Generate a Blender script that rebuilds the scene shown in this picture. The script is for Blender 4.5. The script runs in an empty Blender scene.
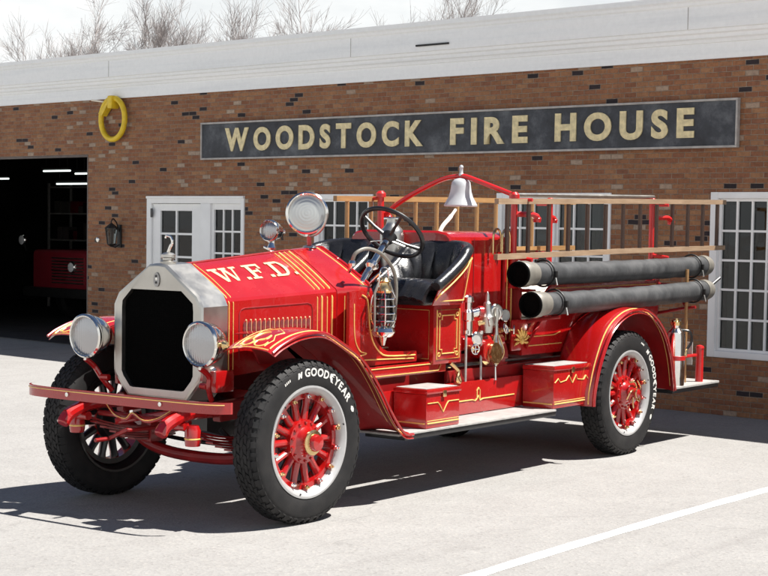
import bpy, bmesh, math, random
from mathutils import Vector, Matrix
random.seed(7)
PI = math.pi
SC = bpy.context.scene
COL = SC.collection
R = math.radians

# ---------------------------------------------------------------- materials
def nt(name):
    m = bpy.data.materials.new(name); m.use_nodes = True
    n = m.node_tree; b = n.nodes['Principled BSDF']
    return m, n, b
def N(n, t, **kw):
    x = n.nodes.new(t)
    for k, v in kw.items():
        if k in x.inputs.keys(): x.inputs[k].default_value = v
        else: setattr(x, k, v)
    return x
def ramp(n, fac, stops, interp='LINEAR'):
    r = n.nodes.new('ShaderNodeValToRGB'); r.color_ramp.interpolation = interp
    e = r.color_ramp.elements
    while len(e) < len(stops): e.new(0.5)
    for i, (p, c) in enumerate(stops):
        e[i].position = p; e[i].color = (*c, 1) if len(c) == 3 else c
    n.links.new(fac, r.inputs['Fac']); return r.outputs['Color']
def noise(n, scale, detail=4, rough=.55, vec=None, dist=0):
    t = N(n, 'ShaderNodeTexNoise'); t.inputs['Scale'].default_value = scale
    t.inputs['Detail'].default_value = detail; t.inputs['Roughness'].default_value = rough
    t.inputs['Distortion'].default_value = dist
    if vec is None:
        c = n.nodes.new('ShaderNodeTexCoord'); vec = c.outputs['Object']
    n.links.new(vec, t.inputs['Vector']); return t.outputs['Fac']
def mixc(n, fac, a, b, mode='MIX'):
    m = n.nodes.new('ShaderNodeMix'); m.data_type = 'RGBA'; m.blend_type = mode
    if isinstance(fac, float): m.inputs[0].default_value = fac
    else: n.links.new(fac, m.inputs[0])
    for s, v in ((6, a), (7, b)):
        if isinstance(v, tuple): m.inputs[s].default_value = (*v, 1)
        else: n.links.new(v, m.inputs[s])
    return m.outputs[2]
def bump(n, b, h, strength=.3, dist=.01):
    x = n.nodes.new('ShaderNodeBump'); x.inputs['Strength'].default_value = strength
    x.inputs['Distance'].default_value = dist
    n.links.new(h, x.inputs['Height']); n.links.new(x.outputs['Normal'], b.inputs['Normal'])
def simple(name, col, rough=.5, metal=0., coat=0., var=.12, scale=6., bmp=0., rvar=.1, spec=.5):
    m, n, b = nt(name)
    f = noise(n, scale, 5)
    lo = tuple(c * (1 - var) for c in col); hi = tuple(min(1, c * (1 + var)) for c in col)
    n.links.new(ramp(n, f, [(.3, lo), (.7, hi)]), b.inputs['Base Color'])
    rr = N(n, 'ShaderNodeMapRange'); rr.inputs['From Min'].default_value = .3; rr.inputs['From Max'].default_value = .7
    rr.inputs['To Min'].default_value = max(.02, rough - rvar * rough); rr.inputs['To Max'].default_value = rough + rvar * rough
    n.links.new(noise(n, scale * 2.3, 4), rr.inputs['Value']); n.links.new(rr.outputs[0], b.inputs['Roughness'])
    b.inputs['Metallic'].default_value = metal; b.inputs['Coat Weight'].default_value = coat
    b.inputs['Coat Roughness'].default_value = .04
    b.inputs['Specular IOR Level'].default_value = spec
    if bmp: bump(n, b, noise(n, scale * 8, 5), bmp, .004)
    if coat >= 1:   # slow ripple of hand-beaten panels under the enamel
        bump(n, b, noise(n, 4.5, 3), .12, .02); n.links.new(b.inputs['Normal'].links[0].from_socket, b.inputs['Coat Normal'])
    return m
M = {}
M['red'] = simple('fire_red_paint', (.355, .0055, .0058), .26, 0, 1., .07, 3, 0, .2)
M['red_dark'] = simple('chassis_red_paint', (.24, .005, .006), .42, 0, .3, .2, 7, .05, .2)
M['gold'] = simple('gold_leaf', (.86, .56, .17), .42, .25, 0, .12, 30, .05)
M['cream_gold'] = simple('pale_gold_leaf', (.64, .50, .28), .45, .1, 0, .08, 25, .04)
M['chrome'] = simple('polished_nickel', (.80, .78, .74), .13, 1, 0, .08, 9, .02, .4)
M['nickel'] = simple('aged_nickel_silver', (.52, .505, .47), .36, 1, 0, .12, 4, .03, .15)
M['brass'] = simple('brass', (.72, .52, .26), .25, 1, 0, .15, 14, .04, .3)
M['leather'] = simple('black_leather', (.014, .014, .016), .30, 0, .1, .3, 16, .35, .2)
M['black'] = simple('black_paint', (.012, .012, .013), .35, 0, .2, .3, 8, .03)
M['core'] = simple('radiator_core', (.003, .003, .003), .95, 0, 0, .3, 60, .3, spec=.05)
M['bellmetal'] = simple('painted_aluminium', (.50, .52, .54), .4, .1, .2, .06, 9, .03)
M['maroon'] = simple('maroon_paint', (.22, .012, .022), .5, 0, 0, .1, 4)
M['darktrim'] = simple('brown_steel_trim', (.12, .10, .09), .6, 0, 0, .2, 12, .05)
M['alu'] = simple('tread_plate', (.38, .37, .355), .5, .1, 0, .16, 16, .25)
M['white'] = simple('white_trim_paint', (.84, .845, .84), .5, 0, 0, .05, 3, .04)
M['tyre_white'] = simple('tyre_white_letters', (.60, .59, .56), .6, 0, 0, .08, 30, .03)
M['rimsilver'] = simple('silver_rim', (.44, .44, .44), .42, .35, 0, .08, 12, .05)
M['yellow'] = simple('yellow_rubber', (.72, .50, .02), .45, 0, 0, .14, 14, .1)
M['iron'] = simple('black_iron', (.02, .02, .02), .5, .4, 0, .3, 20, .1)
M['sleeve'] = simple('hose_coupling', (.25, .235, .205), .42, .4, 0, .12, 12, .1)
M['curtain'] = simple('maroon_curtain', (.13, .035, .03), .9, 0, 0, .4, 5, .1)
M['blind'] = simple('pale_blind', (.42, .43, .42), .8, 0, 0, .08, 4, .02)
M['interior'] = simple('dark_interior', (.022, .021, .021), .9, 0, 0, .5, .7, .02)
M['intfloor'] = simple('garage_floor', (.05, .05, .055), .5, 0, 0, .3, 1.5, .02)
M['tape'] = simple('white_rope', (.78, .72, .62), .7, 0, 0, .1, 20, .2)
M['redpost'] = simple('red_bracket_paint', (.50, .012, .012), .35, 0, .5, .1, 8)

def rubber():
    m, n, b = nt('tyre_rubber')
    f = noise(n, 9, 6); f2 = noise(n, 60, 3)
    c = ramp(n, f, [(.3, (.007, .007, .008)), (.7, (.019, .018, .018))])
    n.links.new(c, b.inputs['Base Color']); b.inputs['Roughness'].default_value = .68; b.inputs['Specular IOR Level'].default_value = .35
    bump(n, b, f2, .25, .002); return m
M['rubber'] = rubber()

def hose():
    m, n, b = nt('suction_hose_rubber')
    tc = n.nodes.new('ShaderNodeTexCoord')
    w = N(n, 'ShaderNodeTexWave'); w.wave_type = 'BANDS'; w.bands_direction = 'X'
    w.inputs['Scale'].default_value = 14; w.inputs['Distortion'].default_value = .4
    n.links.new(tc.outputs['Object'], w.inputs['Vector'])
    f = noise(n, 7, 6, .65)
    c = ramp(n, f, [(.25, (.018, .019, .021)), (.5, (.045, .047, .05)), (.75, (.085, .086, .088))])
    n.links.new(c, b.inputs['Base Color']); b.inputs['Roughness'].default_value = .6
    bump(n, b, w.outputs['Fac'], .2, .002); return m
M['hose'] = hose()

def wood(name, a, c):
    m, n, b = nt(name)
    tc = n.nodes.new('ShaderNodeTexCoord'); mp = n.nodes.new('ShaderNodeMapping')
    mp.inputs['Scale'].default_value = (1.5, 22, 22)
    n.links.new(tc.outputs['Object'], mp.inputs['Vector'])
    f = noise(n, 3, 5, .6, mp.outputs['Vector'])
    f2 = noise(n, 2.5, 4)
    col = mixc(n, f2, ramp(n, f, [(.3, a), (.7, c)]), tuple(x * .6 for x in a))
    n.links.new(col, b.inputs['Base Color']); b.inputs['Roughness'].default_value = .5
    bump(n, b, f, .2, .002); return m
M['wood'] = wood('pale_ladder_wood', (.34, .225, .14), (.54, .39, .26))
M['woodg'] = wood('varnished_golden_wood', (.38, .20, .075), (.54, .32, .14))
M['rung'] = wood('dark_rung_wood', (.045, .022, .014), (.10, .05, .03))

def lensmat(name, col, rough):
    m, n, b = nt(name)
    tc = n.nodes.new('ShaderNodeTexCoord')
    w = N(n, 'ShaderNodeTexWave'); w.wave_type = 'BANDS'; w.bands_direction = 'X'
    w.inputs['Scale'].default_value = 16; w.inputs['Distortion'].default_value = .3
    n.links.new(tc.outputs['Object'], w.inputs['Vector'])
    b.inputs['Base Color'].default_value = (*col, 1); b.inputs['Roughness'].default_value = rough
    b.inputs['Metallic'].default_value = .75; b.inputs['Coat Weight'].default_value = 1; b.inputs['Coat Roughness'].default_value = .02
    bump(n, b, w.outputs['Fac'], .32, .005); return m
M['lens'] = lensmat('fluted_headlight_glass', (.40, .40, .41), .25)
def ringlens():
    m, n, b = nt('searchlight_glass')
    tc = n.nodes.new('ShaderNodeTexCoord')
    w = N(n, 'ShaderNodeTexWave'); w.wave_type = 'RINGS'; w.rings_direction = 'Z'
    w.inputs['Scale'].default_value = 14; w.inputs['Distortion'].default_value = .6
    n.links.new(tc.outputs['Object'], w.inputs['Vector'])
    b.inputs['Base Color'].default_value = (.52, .55, .54, 1); b.inputs['Roughness'].default_value = .3
    b.inputs['Metallic'].default_value = .6; b.inputs['Coat Weight'].default_value = 1
    bump(n, b, w.outputs['Fac'], .18, .004); return m
M['ringlens'] = ringlens()

def glass(name, col=(.9, .95, .95), tint=.55):
    m, n, b = nt(name)
    out = n.nodes['Material Output']
    tr = n.nodes.new('ShaderNodeBsdfTransparent'); tr.inputs['Color'].default_value = (*[c * tint for c in col], 1)
    gl = n.nodes.new('ShaderNodeBsdfGlossy'); gl.inputs['Roughness'].default_value = .03
    gl.inputs['Color'].default_value = (.8, .8, .8, 1)
    bm_ = n.nodes.new('ShaderNodeBump'); bm_.inputs['Strength'].default_value = .12; bm_.inputs['Distance'].default_value = .02
    n.links.new(noise(n, 2.2, 2), bm_.inputs['Height']); n.links.new(bm_.outputs['Normal'], gl.inputs['Normal'])
    fr = n.nodes.new('ShaderNodeFresnel'); fr.inputs['IOR'].default_value = 1.5
    ms = n.nodes.new('ShaderNodeMixShader')
    n.links.new(fr.outputs[0], ms.inputs[0]); n.links.new(tr.outputs[0], ms.inputs[1]); n.links.new(gl.outputs[0], ms.inputs[2])
    n.links.new(ms.outputs[0], out.inputs['Surface']); return m
M['glass'] = glass('window_glass')

def brick():
    m, n, b = nt('red_brown_brick')
    BWID, BH = .152, .0525
    tc = n.nodes.new('ShaderNodeTexCoord'); sp = n.nodes.new('ShaderNodeSeparateXYZ')
    n.links.new(tc.outputs['Object'], sp.inputs[0])
    def ma(op, a, c=None, d=None):
        x = n.nodes.new('ShaderNodeMath'); x.operation = op
        for i_, v_ in enumerate((a, c, d)):
            if v_ is None: continue
            if isinstance(v_, (int, float)): x.inputs[i_].default_value = v_
            else: n.links.new(v_, x.inputs[i_])
        return x.outputs[0]
    wob = noise(n, 7, 3); wob2 = noise(n, 9, 3, .5, None, .5)
    X_ = ma('ADD', ma('ADD', sp.outputs[0], sp.outputs[1]), ma('MULTIPLY', ma('SUBTRACT', wob, .5), .010))
    Z_ = ma('ADD', sp.outputs[2], ma('MULTIPLY', ma('SUBTRACT', wob2, .5), .007))
    zr = ma('DIVIDE', Z_, BH); row = ma('FLOOR', zr); fz = ma('SUBTRACT', zr, row)
    par = ma('MULTIPLY', ma('FLOORED_MODULO', row, 2), .5) if False else ma('MULTIPLY', ma('ABSOLUTE', ma('MODULO', row, 2)), .5)
    rw = n.nodes.new('ShaderNodeTexWhiteNoise'); rw.noise_dimensions = '1D'; n.links.new(row, rw.inputs['W'])
    xs = ma('ADD', ma('ADD', ma('DIVIDE', X_, BWID), par), ma('MULTIPLY', rw.outputs['Value'], .12)); col = ma('FLOOR', xs); fx = ma('SUBTRACT', xs, col)
    cv = n.nodes.new('ShaderNodeCombineXYZ'); n.links.new(col, cv.inputs[0]); n.links.new(row, cv.inputs[1])
    wn_ = n.nodes.new('ShaderNodeTexWhiteNoise'); wn_.noise_dimensions = '2D'; n.links.new(cv.outputs[0], wn_.inputs['Vector'])
    v = wn_.outputs['Value']; s3 = N(n, 'ShaderNodeSeparateColor'); n.links.new(wn_.outputs['Color'], s3.inputs[0]); v2 = s3.outputs[1]; v3 = s3.outputs[2]
    dx = ma('MULTIPLY', ma('MINIMUM', fx, ma('SUBTRACT', 1, fx)), BWID); dz = ma('MULTIPLY', ma('MINIMUM', fz, ma('SUBTRACT', 1, fz)), BH)
    dd = ma('ADD', ma('MINIMUM', dx, dz), ma('MULTIPLY', ma('SUBTRACT', noise(n, 70, 3), .5), .004))
    mr = N(n, 'ShaderNodeMapRange'); mr.inputs['From Min'].default_value = .0022; mr.inputs['From Max'].default_value = .0050; n.links.new(dd, mr.inputs['Value']); face = mr.outputs[0]
    c = ramp(n, v, [(0, (.27, .112, .058)), (.2, (.33, .152, .074)), (.4, (.37, .185, .092)), (.55, (.295, .122, .064)), (.7, (.40, .212, .108)), (.85, (.34, .158, .080)), (1, (.27, .118, .068))])
    cq = N(n, 'ShaderNodeVectorMath', operation='MULTIPLY'); n.links.new(cv.outputs[0], cq.inputs[0]); cq.inputs[1].default_value = (BWID, BH, 1)
    slow = noise(n, .8, 2, .5, cq.outputs[0]); slow2 = noise(n, 1.1, 2, .5, cq.outputs[0], 1.)
    def both(a_, lo, src, th_): return ma('MULTIPLY', ma('GREATER_THAN', a_, lo), ma('GREATER_THAN', src, th_))
    c = mixc(n, both(v2, .935, slow, .54), c, (.026, .019, .024))
    c = mixc(n, both(v2, .974, slow, .1), c, (.034, .025, .030))
    c = mixc(n, both(v3, .93, slow2, .54), c, (.46, .36, .28))
    c = mixc(n, both(v3, .984, slow2, .1), c, (.44, .33, .25))
    c = mixc(n, .75, c, ramp(n, noise(n, 26, 8, .8), [(.28, (.28, .26, .25)), (.5, (.85, .84, .82)), (.75, (1.35, 1.30, 1.25))]), 'MULTIPLY')
    c = mixc(n, .5, c, ramp(n, noise(n, 3.5, 5, .7), [(.3, (.62, .60, .60)), (.7, (1.2, 1.16, 1.1))]), 'MULTIPLY')
    c = mixc(n, .6, c, ramp(n, noise(n, .6, 5, .65), [(.3, (.66, .62, .64)), (.7, (1.05, 1.03, 1))]), 'MULTIPLY')
    c = mixc(n, face, ramp(n, noise(n, 12, 5, .7), [(.3, (.17, .12, .085)), (.7, (.37, .29, .22))]), c)
    n.links.new(c, b.inputs['Base Color']); b.inputs['Roughness'].default_value = .9
    mm = ma('MULTIPLY_ADD', noise(n, 55, 4), .4, face)
    bump(n, b, mm, .8, .008); return m
M['brick'] = brick()

def fascia():
    m, n, b = nt('painted_fascia')
    tc = n.nodes.new('ShaderNodeTexCoord'); mp = n.nodes.new('ShaderNodeMapping'); mp.inputs['Scale'].default_value = (.25, 3, 6)
    n.links.new(tc.outputs['Object'], mp.inputs['Vector'])
    f = noise(n, 1.6, 6, .65, mp.outputs[0]); f2 = noise(n, 22, 4)
    c = ramp(n, f, [(.28, (.80, .82, .83)), (.5, (.87, .885, .885)), (.75, (.90, .90, .895))])
    c = mixc(n, .25, c, ramp(n, f2, [(.3, (.8, .8, .8)), (.7, (1, 1, 1))]), 'MULTIPLY')
    n.links.new(c, b.inputs['Base Color']); b.inputs['Roughness'].default_value = .6; return m
M['fascia'] = fascia()

def pavement():
    m, n, b = nt('pale_worn_pavement')
    tc = n.nodes.new('ShaderNodeTexCoord'); o = tc.outputs['Object']
    big = noise(n, .35, 5, .6, o); mid = noise(n, 3.0, 6, .65, o)
    c = ramp(n, big, [(.3, (.278, .271, .262)), (.7, (.312, .305, .296))])
    c = mixc(n, .5, c, ramp(n, mid, [(.3, (.84, .83, .83)), (.7, (1.06, 1.06, 1.06))]), 'MULTIPLY')
    # stones of the worn aggregate
    vo = N(n, 'ShaderNodeTexVoronoi'); vo.inputs['Scale'].default_value = 60; n.links.new(o, vo.inputs['Vector'])
    vs = N(n, 'ShaderNodeSeparateColor'); n.links.new(vo.outputs['Color'], vs.inputs[0])
    c = mixc(n, .5, c, ramp(n, vs.outputs[0], [(0, (.68, .66, .65)), (.12, (.9, .89, .88)), (.5, (1, 1, 1)), (.9, (1.1, 1.09, 1.07)), (1, (1.3, 1.26, 1.2))]), 'MULTIPLY')
    gr = noise(n, 160, 3, .7, o)
    c = mixc(n, .32, c, ramp(n, gr, [(.3, (.7, .7, .7)), (.7, (1.2, 1.2, 1.2))]), 'MULTIPLY')
    # hairline cracks
    wq = N(n, 'ShaderNodeTexNoise'); wq.inputs['Scale'].default_value = 1.2; wq.inputs['Detail'].default_value = 5; n.links.new(o, wq.inputs['Vector'])
    sc = N(n, 'ShaderNodeVectorMath', operation='SCALE'); sc.inputs[3].default_value = .9; n.links.new(wq.outputs['Color'], sc.inputs[0])
    av = N(n, 'ShaderNodeVectorMath', operation='ADD'); n.links.new(o, av.inputs[0]); n.links.new(sc.outputs[0], av.inputs[1])
    ve = N(n, 'ShaderNodeTexVoronoi'); ve.feature = 'DISTANCE_TO_EDGE'; ve.inputs['Scale'].default_value = .33; n.links.new(av.outputs[0], ve.inputs['Vector'])
    cr = ramp(n, ve.outputs['Distance'], [(0, (.62, .62, .62)), (.0028, (1, 1, 1))])
    c = mixc(n, .35, c, cr, 'MULTIPLY')
    # oil drips and tyre dust
    st = ramp(n, noise(n, 1.7, 5, .7, av.outputs[0]), [(.62, (1, 1, 1)), (.78, (.78, .77, .76))])
    c = mixc(n, .8, c, st, 'MULTIPLY')
    mk = N(n, 'ShaderNodeMapping'); mk.inputs['Rotation'].default_value = (0, 0, .12); mk.inputs['Scale'].default_value = (.12, 2.6, 1); n.links.new(o, mk.inputs[0])
    c = mixc(n, .6, c, ramp(n, noise(n, 1.0, 4, .6, mk.outputs[0]), [(.30, (.86, .85, .85)), (.45, (1, 1, 1))]), 'MULTIPLY')
    n.links.new(c, b.inputs['Base Color']); b.inputs['Roughness'].default_value = .88
    h = N(n, 'ShaderNodeMath', operation='ADD'); n.links.new(gr, h.inputs[0]); n.links.new(vo.outputs['Distance'], h.inputs[1])
    bump(n, b, h.outputs[0], .35, .006); return m
M['pave'] = pavement()
def linepaint():
    m, n, b = nt('worn_line_paint')
    f = noise(n, 45, 5, .75)
    n.links.new(ramp(n, f, [(.36, (.40, .39, .37)), (.48, (.80, .80, .77))]), b.inputs['Base Color'])
    b.inputs['Roughness'].default_value = .75; return m
M['line'] = linepaint()
def signboard():
    m, n, b = nt('weathered_slate_sign')
    f = noise(n, 2.4, 6, .7); f2 = noise(n, 30, 4)
    c = ramp(n, f, [(.32, (.016, .017, .022)), (.52, (.042, .047, .058)), (.72, (.13, .14, .155))])
    c = mixc(n, .4, c, ramp(n, f2, [(.3, (.6, .6, .6)), (.7, (1.1, 1.1, 1.1))]), 'MULTIPLY')
    n.links.new(c, b.inputs['Base Color']); b.inputs['Roughness'].default_value = .62; return m
M['sign'] = signboard()
M['signgold'] = simple('aged_gold_letter', (.72, .61, .35), .55, 0, 0, .22, 18, .1)
M['signtrim'] = simple('grey_sign_moulding', (.40, .38, .36), .6, 0, 0, .2, 12, .1)
def bark():
    m, n, b = nt('winter_bark')
    f = noise(n, 3, 5)
    n.links.new(ramp(n, f, [(.3, (.22, .19, .18)), (.7, (.36, .33, .32))]), b.inputs['Base Color'])
    b.inputs['Roughness'].default_value = .9; return m
M['bark'] = bark()
def emit(name, col, s):
    m, n, b = nt(name)
    b.inputs['Base Color'].default_value = (*col, 1); b.inputs['Emission Color'].default_value = (*col, 1); b.inputs['Emission Strength'].default_value = s
    return m
M['tube'] = emit('fluorescent_tube', (.9, 1, .95), .8)
M['box_grey'] = simple('dull_cardboard', (.10, .09, .075), .8)

# ---------------------------------------------------------------- mesh builder
class MB:
    def __init__(s): s.bm = bmesh.new(); s.mats = []
    def mi(s, m):
        if m not in s.mats: s.mats.append(m)
        return s.mats.index(m)
    def add(s, verts, faces, m):
        i = s.mi(m); vs = [s.bm.verts.new(v) for v in verts]
        for f in faces:
            if len(set(f)) < 3: continue
            try: s.bm.faces.new([vs[k] for k in f]).material_index = i
            except ValueError: pass
        return vs
    def box(s, x0, x1, y0, y1, z0, z1, m, bev=0., mat=None, seg=2):
        t = bmesh.new(); bmesh.ops.create_cube(t, size=1)
        for v in t.verts:
            v.co = Vector(((x0 + x1) / 2 + v.co.x * (x1 - x0), (y0 + y1) / 2 + v.co.y * (y1 - y0), (z0 + z1) / 2 + v.co.z * (z1 - z0)))
        if bev: bmesh.ops.bevel(t, geom=list(t.edges), offset=bev, segments=seg, affect='EDGES', profile=.6)
        if mat is not None: t.transform(mat)
        s.merge(t, m)
    def merge(s, t, m):
        i = s.mi(m); mp = {}
        for v in t.verts: mp[v] = s.bm.verts.new(v.co)
        for f in t.faces:
            try: s.bm.faces.new([mp[v] for v in f.verts]).material_index = i
            except ValueError: pass
        t.free()
    def loft(s, rings, m, closed=True, cap=True):
        k = len(rings[0]); vs = [p for r in rings for p in r]; fs = []
        for a in range(len(rings) - 1):
            for b in range(k if closed else k - 1):
                c = (b + 1) % k
                fs.append((a * k + b, a * k + c, (a + 1) * k + c, (a + 1) * k + b))
        if cap and closed:
            fs.append(tuple(range(k))[::-1]); fs.append(tuple(range((len(rings) - 1) * k, len(rings) * k)))
        s.add(vs, fs, m)
    def tube(s, pts, r, m, n=8, closed=False, flat=1., up=None):
        pts = [Vector(p) for p in pts]; L = len(pts)
        rs = r if isinstance(r, (list, tuple)) else [r] * L
        rings = []; pv = None
        for i, p in enumerate(pts):
            if closed: t = pts[(i + 1) % L] - pts[i - 1]
            else: t = pts[min(i + 1, L - 1)] - pts[max(i - 1, 0)]
            t.normalize()
            if pv is None:
                u = Vector(up) if up else (Vector((0, 0, 1)) if abs(t.z) < .9 else Vector((1, 0, 0)))
            else: u = pv
            u = (u - t * u.dot(t)).normalized(); pv = u; w = t.cross(u)
            rings.append([p + (u * math.cos(a) * flat + w * math.sin(a)) * rs[i] for a in [2 * PI * k / n + PI / n for k in range(n)]])
        if closed: rings.append(rings[0])
        s.loft(rings, m, True, not closed)
    def lathe(s, prof, m, o=(0, 0, 0), d=(0, 0, 1), n=32, capends=True):
        o = Vector(o); d = Vector(d).normalized()
        u = Vector((0, 0, 1)) if abs(d.z) < .9 else Vector((1, 0, 0))
        u = (u - d * u.dot(d)).normalized(); w = d.cross(u)
        rings = [[o + d * h + (u * math.cos(a) + w * math.sin(a)) * max(r, 1e-4) for a in [2 * PI * k / n for k in range(n)]] for r, h in prof]
        s.loft(rings, m, True, capends)
    def prism(s, poly, y0, y1, m, bev=0, plane='XZ'):
        f = {'XZ': lambda a, b, c: (a, c, b), 'YZ': lambda a, b, c: (c, a, b), 'XY': lambda a, b, c: (a, b, c)}[plane]
        t = bmesh.new(); k = len(poly)
        A = [t.verts.new(f(a, b, y0)) for a, b in poly]; B = [t.verts.new(f(a, b, y1)) for a, b in poly]
        t.faces.new(A[::-1]); t.faces.new(B)
        for i in range(k): t.faces.new((A[i], A[(i + 1) % k], B[(i + 1) % k], B[i]))
        if bev:
            bmesh.ops.bevel(t, geom=list(t.edges), offset=bev, segments=2, affect='EDGES')
        s.merge(t, m)
    def sheet(s, rows, th, m, m2=None):
        # a thick skin: rows of points, thickened along local normals
        P = [[Vector(p) for p in r] for r in rows]; a, b = len(P), len(P[0])
        Nn = [[None] * b for _ in range(a)]
        for i in range(a):
            for j in range(b):
                du = P[min(i + 1, a - 1)][j] - P[max(i - 1, 0)][j]; dv = P[i][min(j + 1, b - 1)] - P[i][max(j - 1, 0)]
                Nn[i][j] = du.cross(dv).normalized()
        vs = [P[i][j] for i in range(a) for j in range(b)] + [P[i][j] - Nn[i][j] * th for i in range(a) for j in range(b)]
        o = a * b; fs = []; bk = []
        for i in range(a - 1):
            for j in range(b - 1):
                q = (i * b + j, (i + 1) * b + j, (i + 1) * b + j + 1, i * b + j + 1)
                fs.append(q); bk.append(tuple(x + o for x in q[::-1]))
        for i in range(a - 1):
            for j in (0, b - 1):
                q = (i * b + j, i * b + j + o, (i + 1) * b + j + o, (i + 1) * b + j); fs.append(q)
        for j in range(b - 1):
            for i in (0, a - 1):
                q = (i * b + j, i * b + j + 1, i * b + j + 1 + o, i * b + j + o); fs.append(q)
        i1 = s.mi(m); i2 = s.mi(m2 or m); V = [s.bm.verts.new(v) for v in vs]
        ne = 2 * (a - 1) + 2 * (b - 1); bk += fs[len(fs) - ne:]; fs = fs[:len(fs) - ne]
        for L_, ii in ((fs, i1), (bk, i2)):
            for f in L_: s.bm.faces.new([V[k] for k in f]).material_index = ii
    def mesh(s, name, ang=32, smooth=True, origin=None):
        bmesh.ops.recalc_face_normals(s.bm, faces=s.bm.faces)
        if origin is not None: bmesh.ops.translate(s.bm, verts=s.bm.verts, vec=-Vector(origin))
        for f in s.bm.faces: f.smooth = smooth
        for e in s.bm.edges:
            if len(e.link_faces) == 2: e.smooth = e.calc_face_angle(0) < R(ang)
        me = bpy.data.meshes.new(name); s.bm.to_mesh(me); s.bm.free()
        for m in s.mats: me.materials.append(M[m])
        return me
WORLD = {}
def empty(name, loc, label=None, cat=None, group=None, rz=0.):
    o = bpy.data.objects.new(name, None); COL.objects.link(o); o.location = loc; o.rotation_euler = (0, 0, rz)
    o.empty_display_size = .1
    WORLD[o] = Vector(loc)
    if label: tag(o, label, cat, group)
    return o
def tag(o, label=None, cat=None, group=None, kind=None):
    if label: o['label'] = label
    if cat: o['category'] = cat
    if group: o['group'] = group
    if kind: o['kind'] = kind
    return o
def obj(name, mb, parent=None, ang=32, local=False, origin=None, smooth=True):
    """mesh given in world coordinates (or, local=True, in the coordinates of its parent)"""
    bb = [v.co.copy() for v in mb.bm.verts]
    if origin is None:
        origin = Vector([(min(c[i] for c in bb) + max(c[i] for c in bb)) / 2 for i in range(3)])
        if parent is None: origin.z = min(c.z for c in bb)
    origin = Vector(origin)
    me = mb.mesh(name, ang, smooth, origin)
    o = bpy.data.objects.new(name, me); COL.objects.link(o)
    if parent is not None:
        o.parent = parent
        o.location = origin if local else origin - WORLD[parent]
        WORLD[o] = origin
    else:
        o.location = origin; WORLD[o] = origin
    return o

def bez(p, q, n=8):
    """quadratic/cubic through control list"""
    out = []
    for i in range(n + 1):
        t = i / n
        pts = [Vector(x) for x in p]
        while len(pts) > 1: pts = [a.lerp(b, t) for a, b in zip(pts, pts[1:])]
        out.append(pts[0])
    return out
def smoothpath(pts, n=6):
    P = [Vector(p) for p in pts]; P = [P[0]] + P + [P[-1]]; out = []
    for i in range(1, len(P) - 2):
        for k in range(n):
            t = k / n; a, b, c, d = P[i - 1], P[i], P[i + 1], P[i + 2]
            out.append(.5 * ((2 * b) + (c - a) * t + (2 * a - 5 * b + 4 * c - d) * t * t + (-a + 3 * b - 3 * c + d) * t ** 3))
    out.append(P[-2]); return out
def text2d(txt, size=1., offset=0., spacing=1.):
    cu = bpy.data.curves.new('t', 'FONT'); cu.body = txt; cu.size = size; cu.offset = offset; cu.space_character = spacing
    cu.dimensions = '2D'; cu.fill_mode = 'FRONT'; cu.resolution_u = 6
    ob = bpy.data.objects.new('t', cu); COL.objects.link(ob); bpy.context.view_layer.update()
    dg = bpy.context.evaluated_depsgraph_get(); me = bpy.data.meshes.new_from_object(ob.evaluated_get(dg))
    V = [(v.co.x, v.co.y) for v in me.vertices]; F = [tuple(p.vertices) for p in me.polygons]
    bpy.data.objects.remove(ob); bpy.data.meshes.remove(me); bpy.data.curves.remove(cu)
    return V, F
def textbox(V):
    return min(v[0] for v in V), max(v[0] for v in V), min(v[1] for v in V), max(v[1] for v in V)
def solid_text(mb, V, F, fn, th, m):
    """V 2D, fn(x,y,h)->3D ; front at h=th, back at h=0"""
    k = len(V); vs = [fn(x, y, th) for x, y in V] + [fn(x, y, 0) for x, y in V]
    cnt = {}
    for f in F:
        for a, b in zip(f, f[1:] + f[:1]): cnt[(a, b)] = cnt.get((a, b), 0) + 1
    fs = list(F)
    for (a, b) in cnt:
        if (b, a) not in cnt: fs.append((b, a, a + k, b + k))
    mb.add(vs, fs, m)
# ---------------------------------------------------------------- ground
mb = MB(); n_ = 40
mb.add([(-250, -250, 0), (250, -250, 0), (250, 250, 0), (-250, 250, 0)], [(0, 1, 2, 3)], 'pave')
tag(obj('pavement', mb, origin=(0, 0, 0)), kind='structure')
mb = MB()
L0, L1 = -3.5, 9.0
pts = []
for i in range(60):
    x = -4 + 14 * i / 59
    pts.append(x)
vs = []
for x in pts:
    w = .052 + .004 * math.sin(x * 5.1) + .003 * math.sin(x * 17)
    yc = -2.575 + .05 * max(0, 1 - ((x - 1.3) / 2.6) ** 2)
    vs += [(x, yc - w, .002), (x, yc + w, .002)]
mb.add(vs, [(2 * i, 2 * i + 2, 2 * i + 3, 2 * i + 1) for i in range(len(pts) - 1)], 'line')
tag(obj('parking_line', mb, origin=(0, -2.5, .004)), kind='structure')

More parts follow.
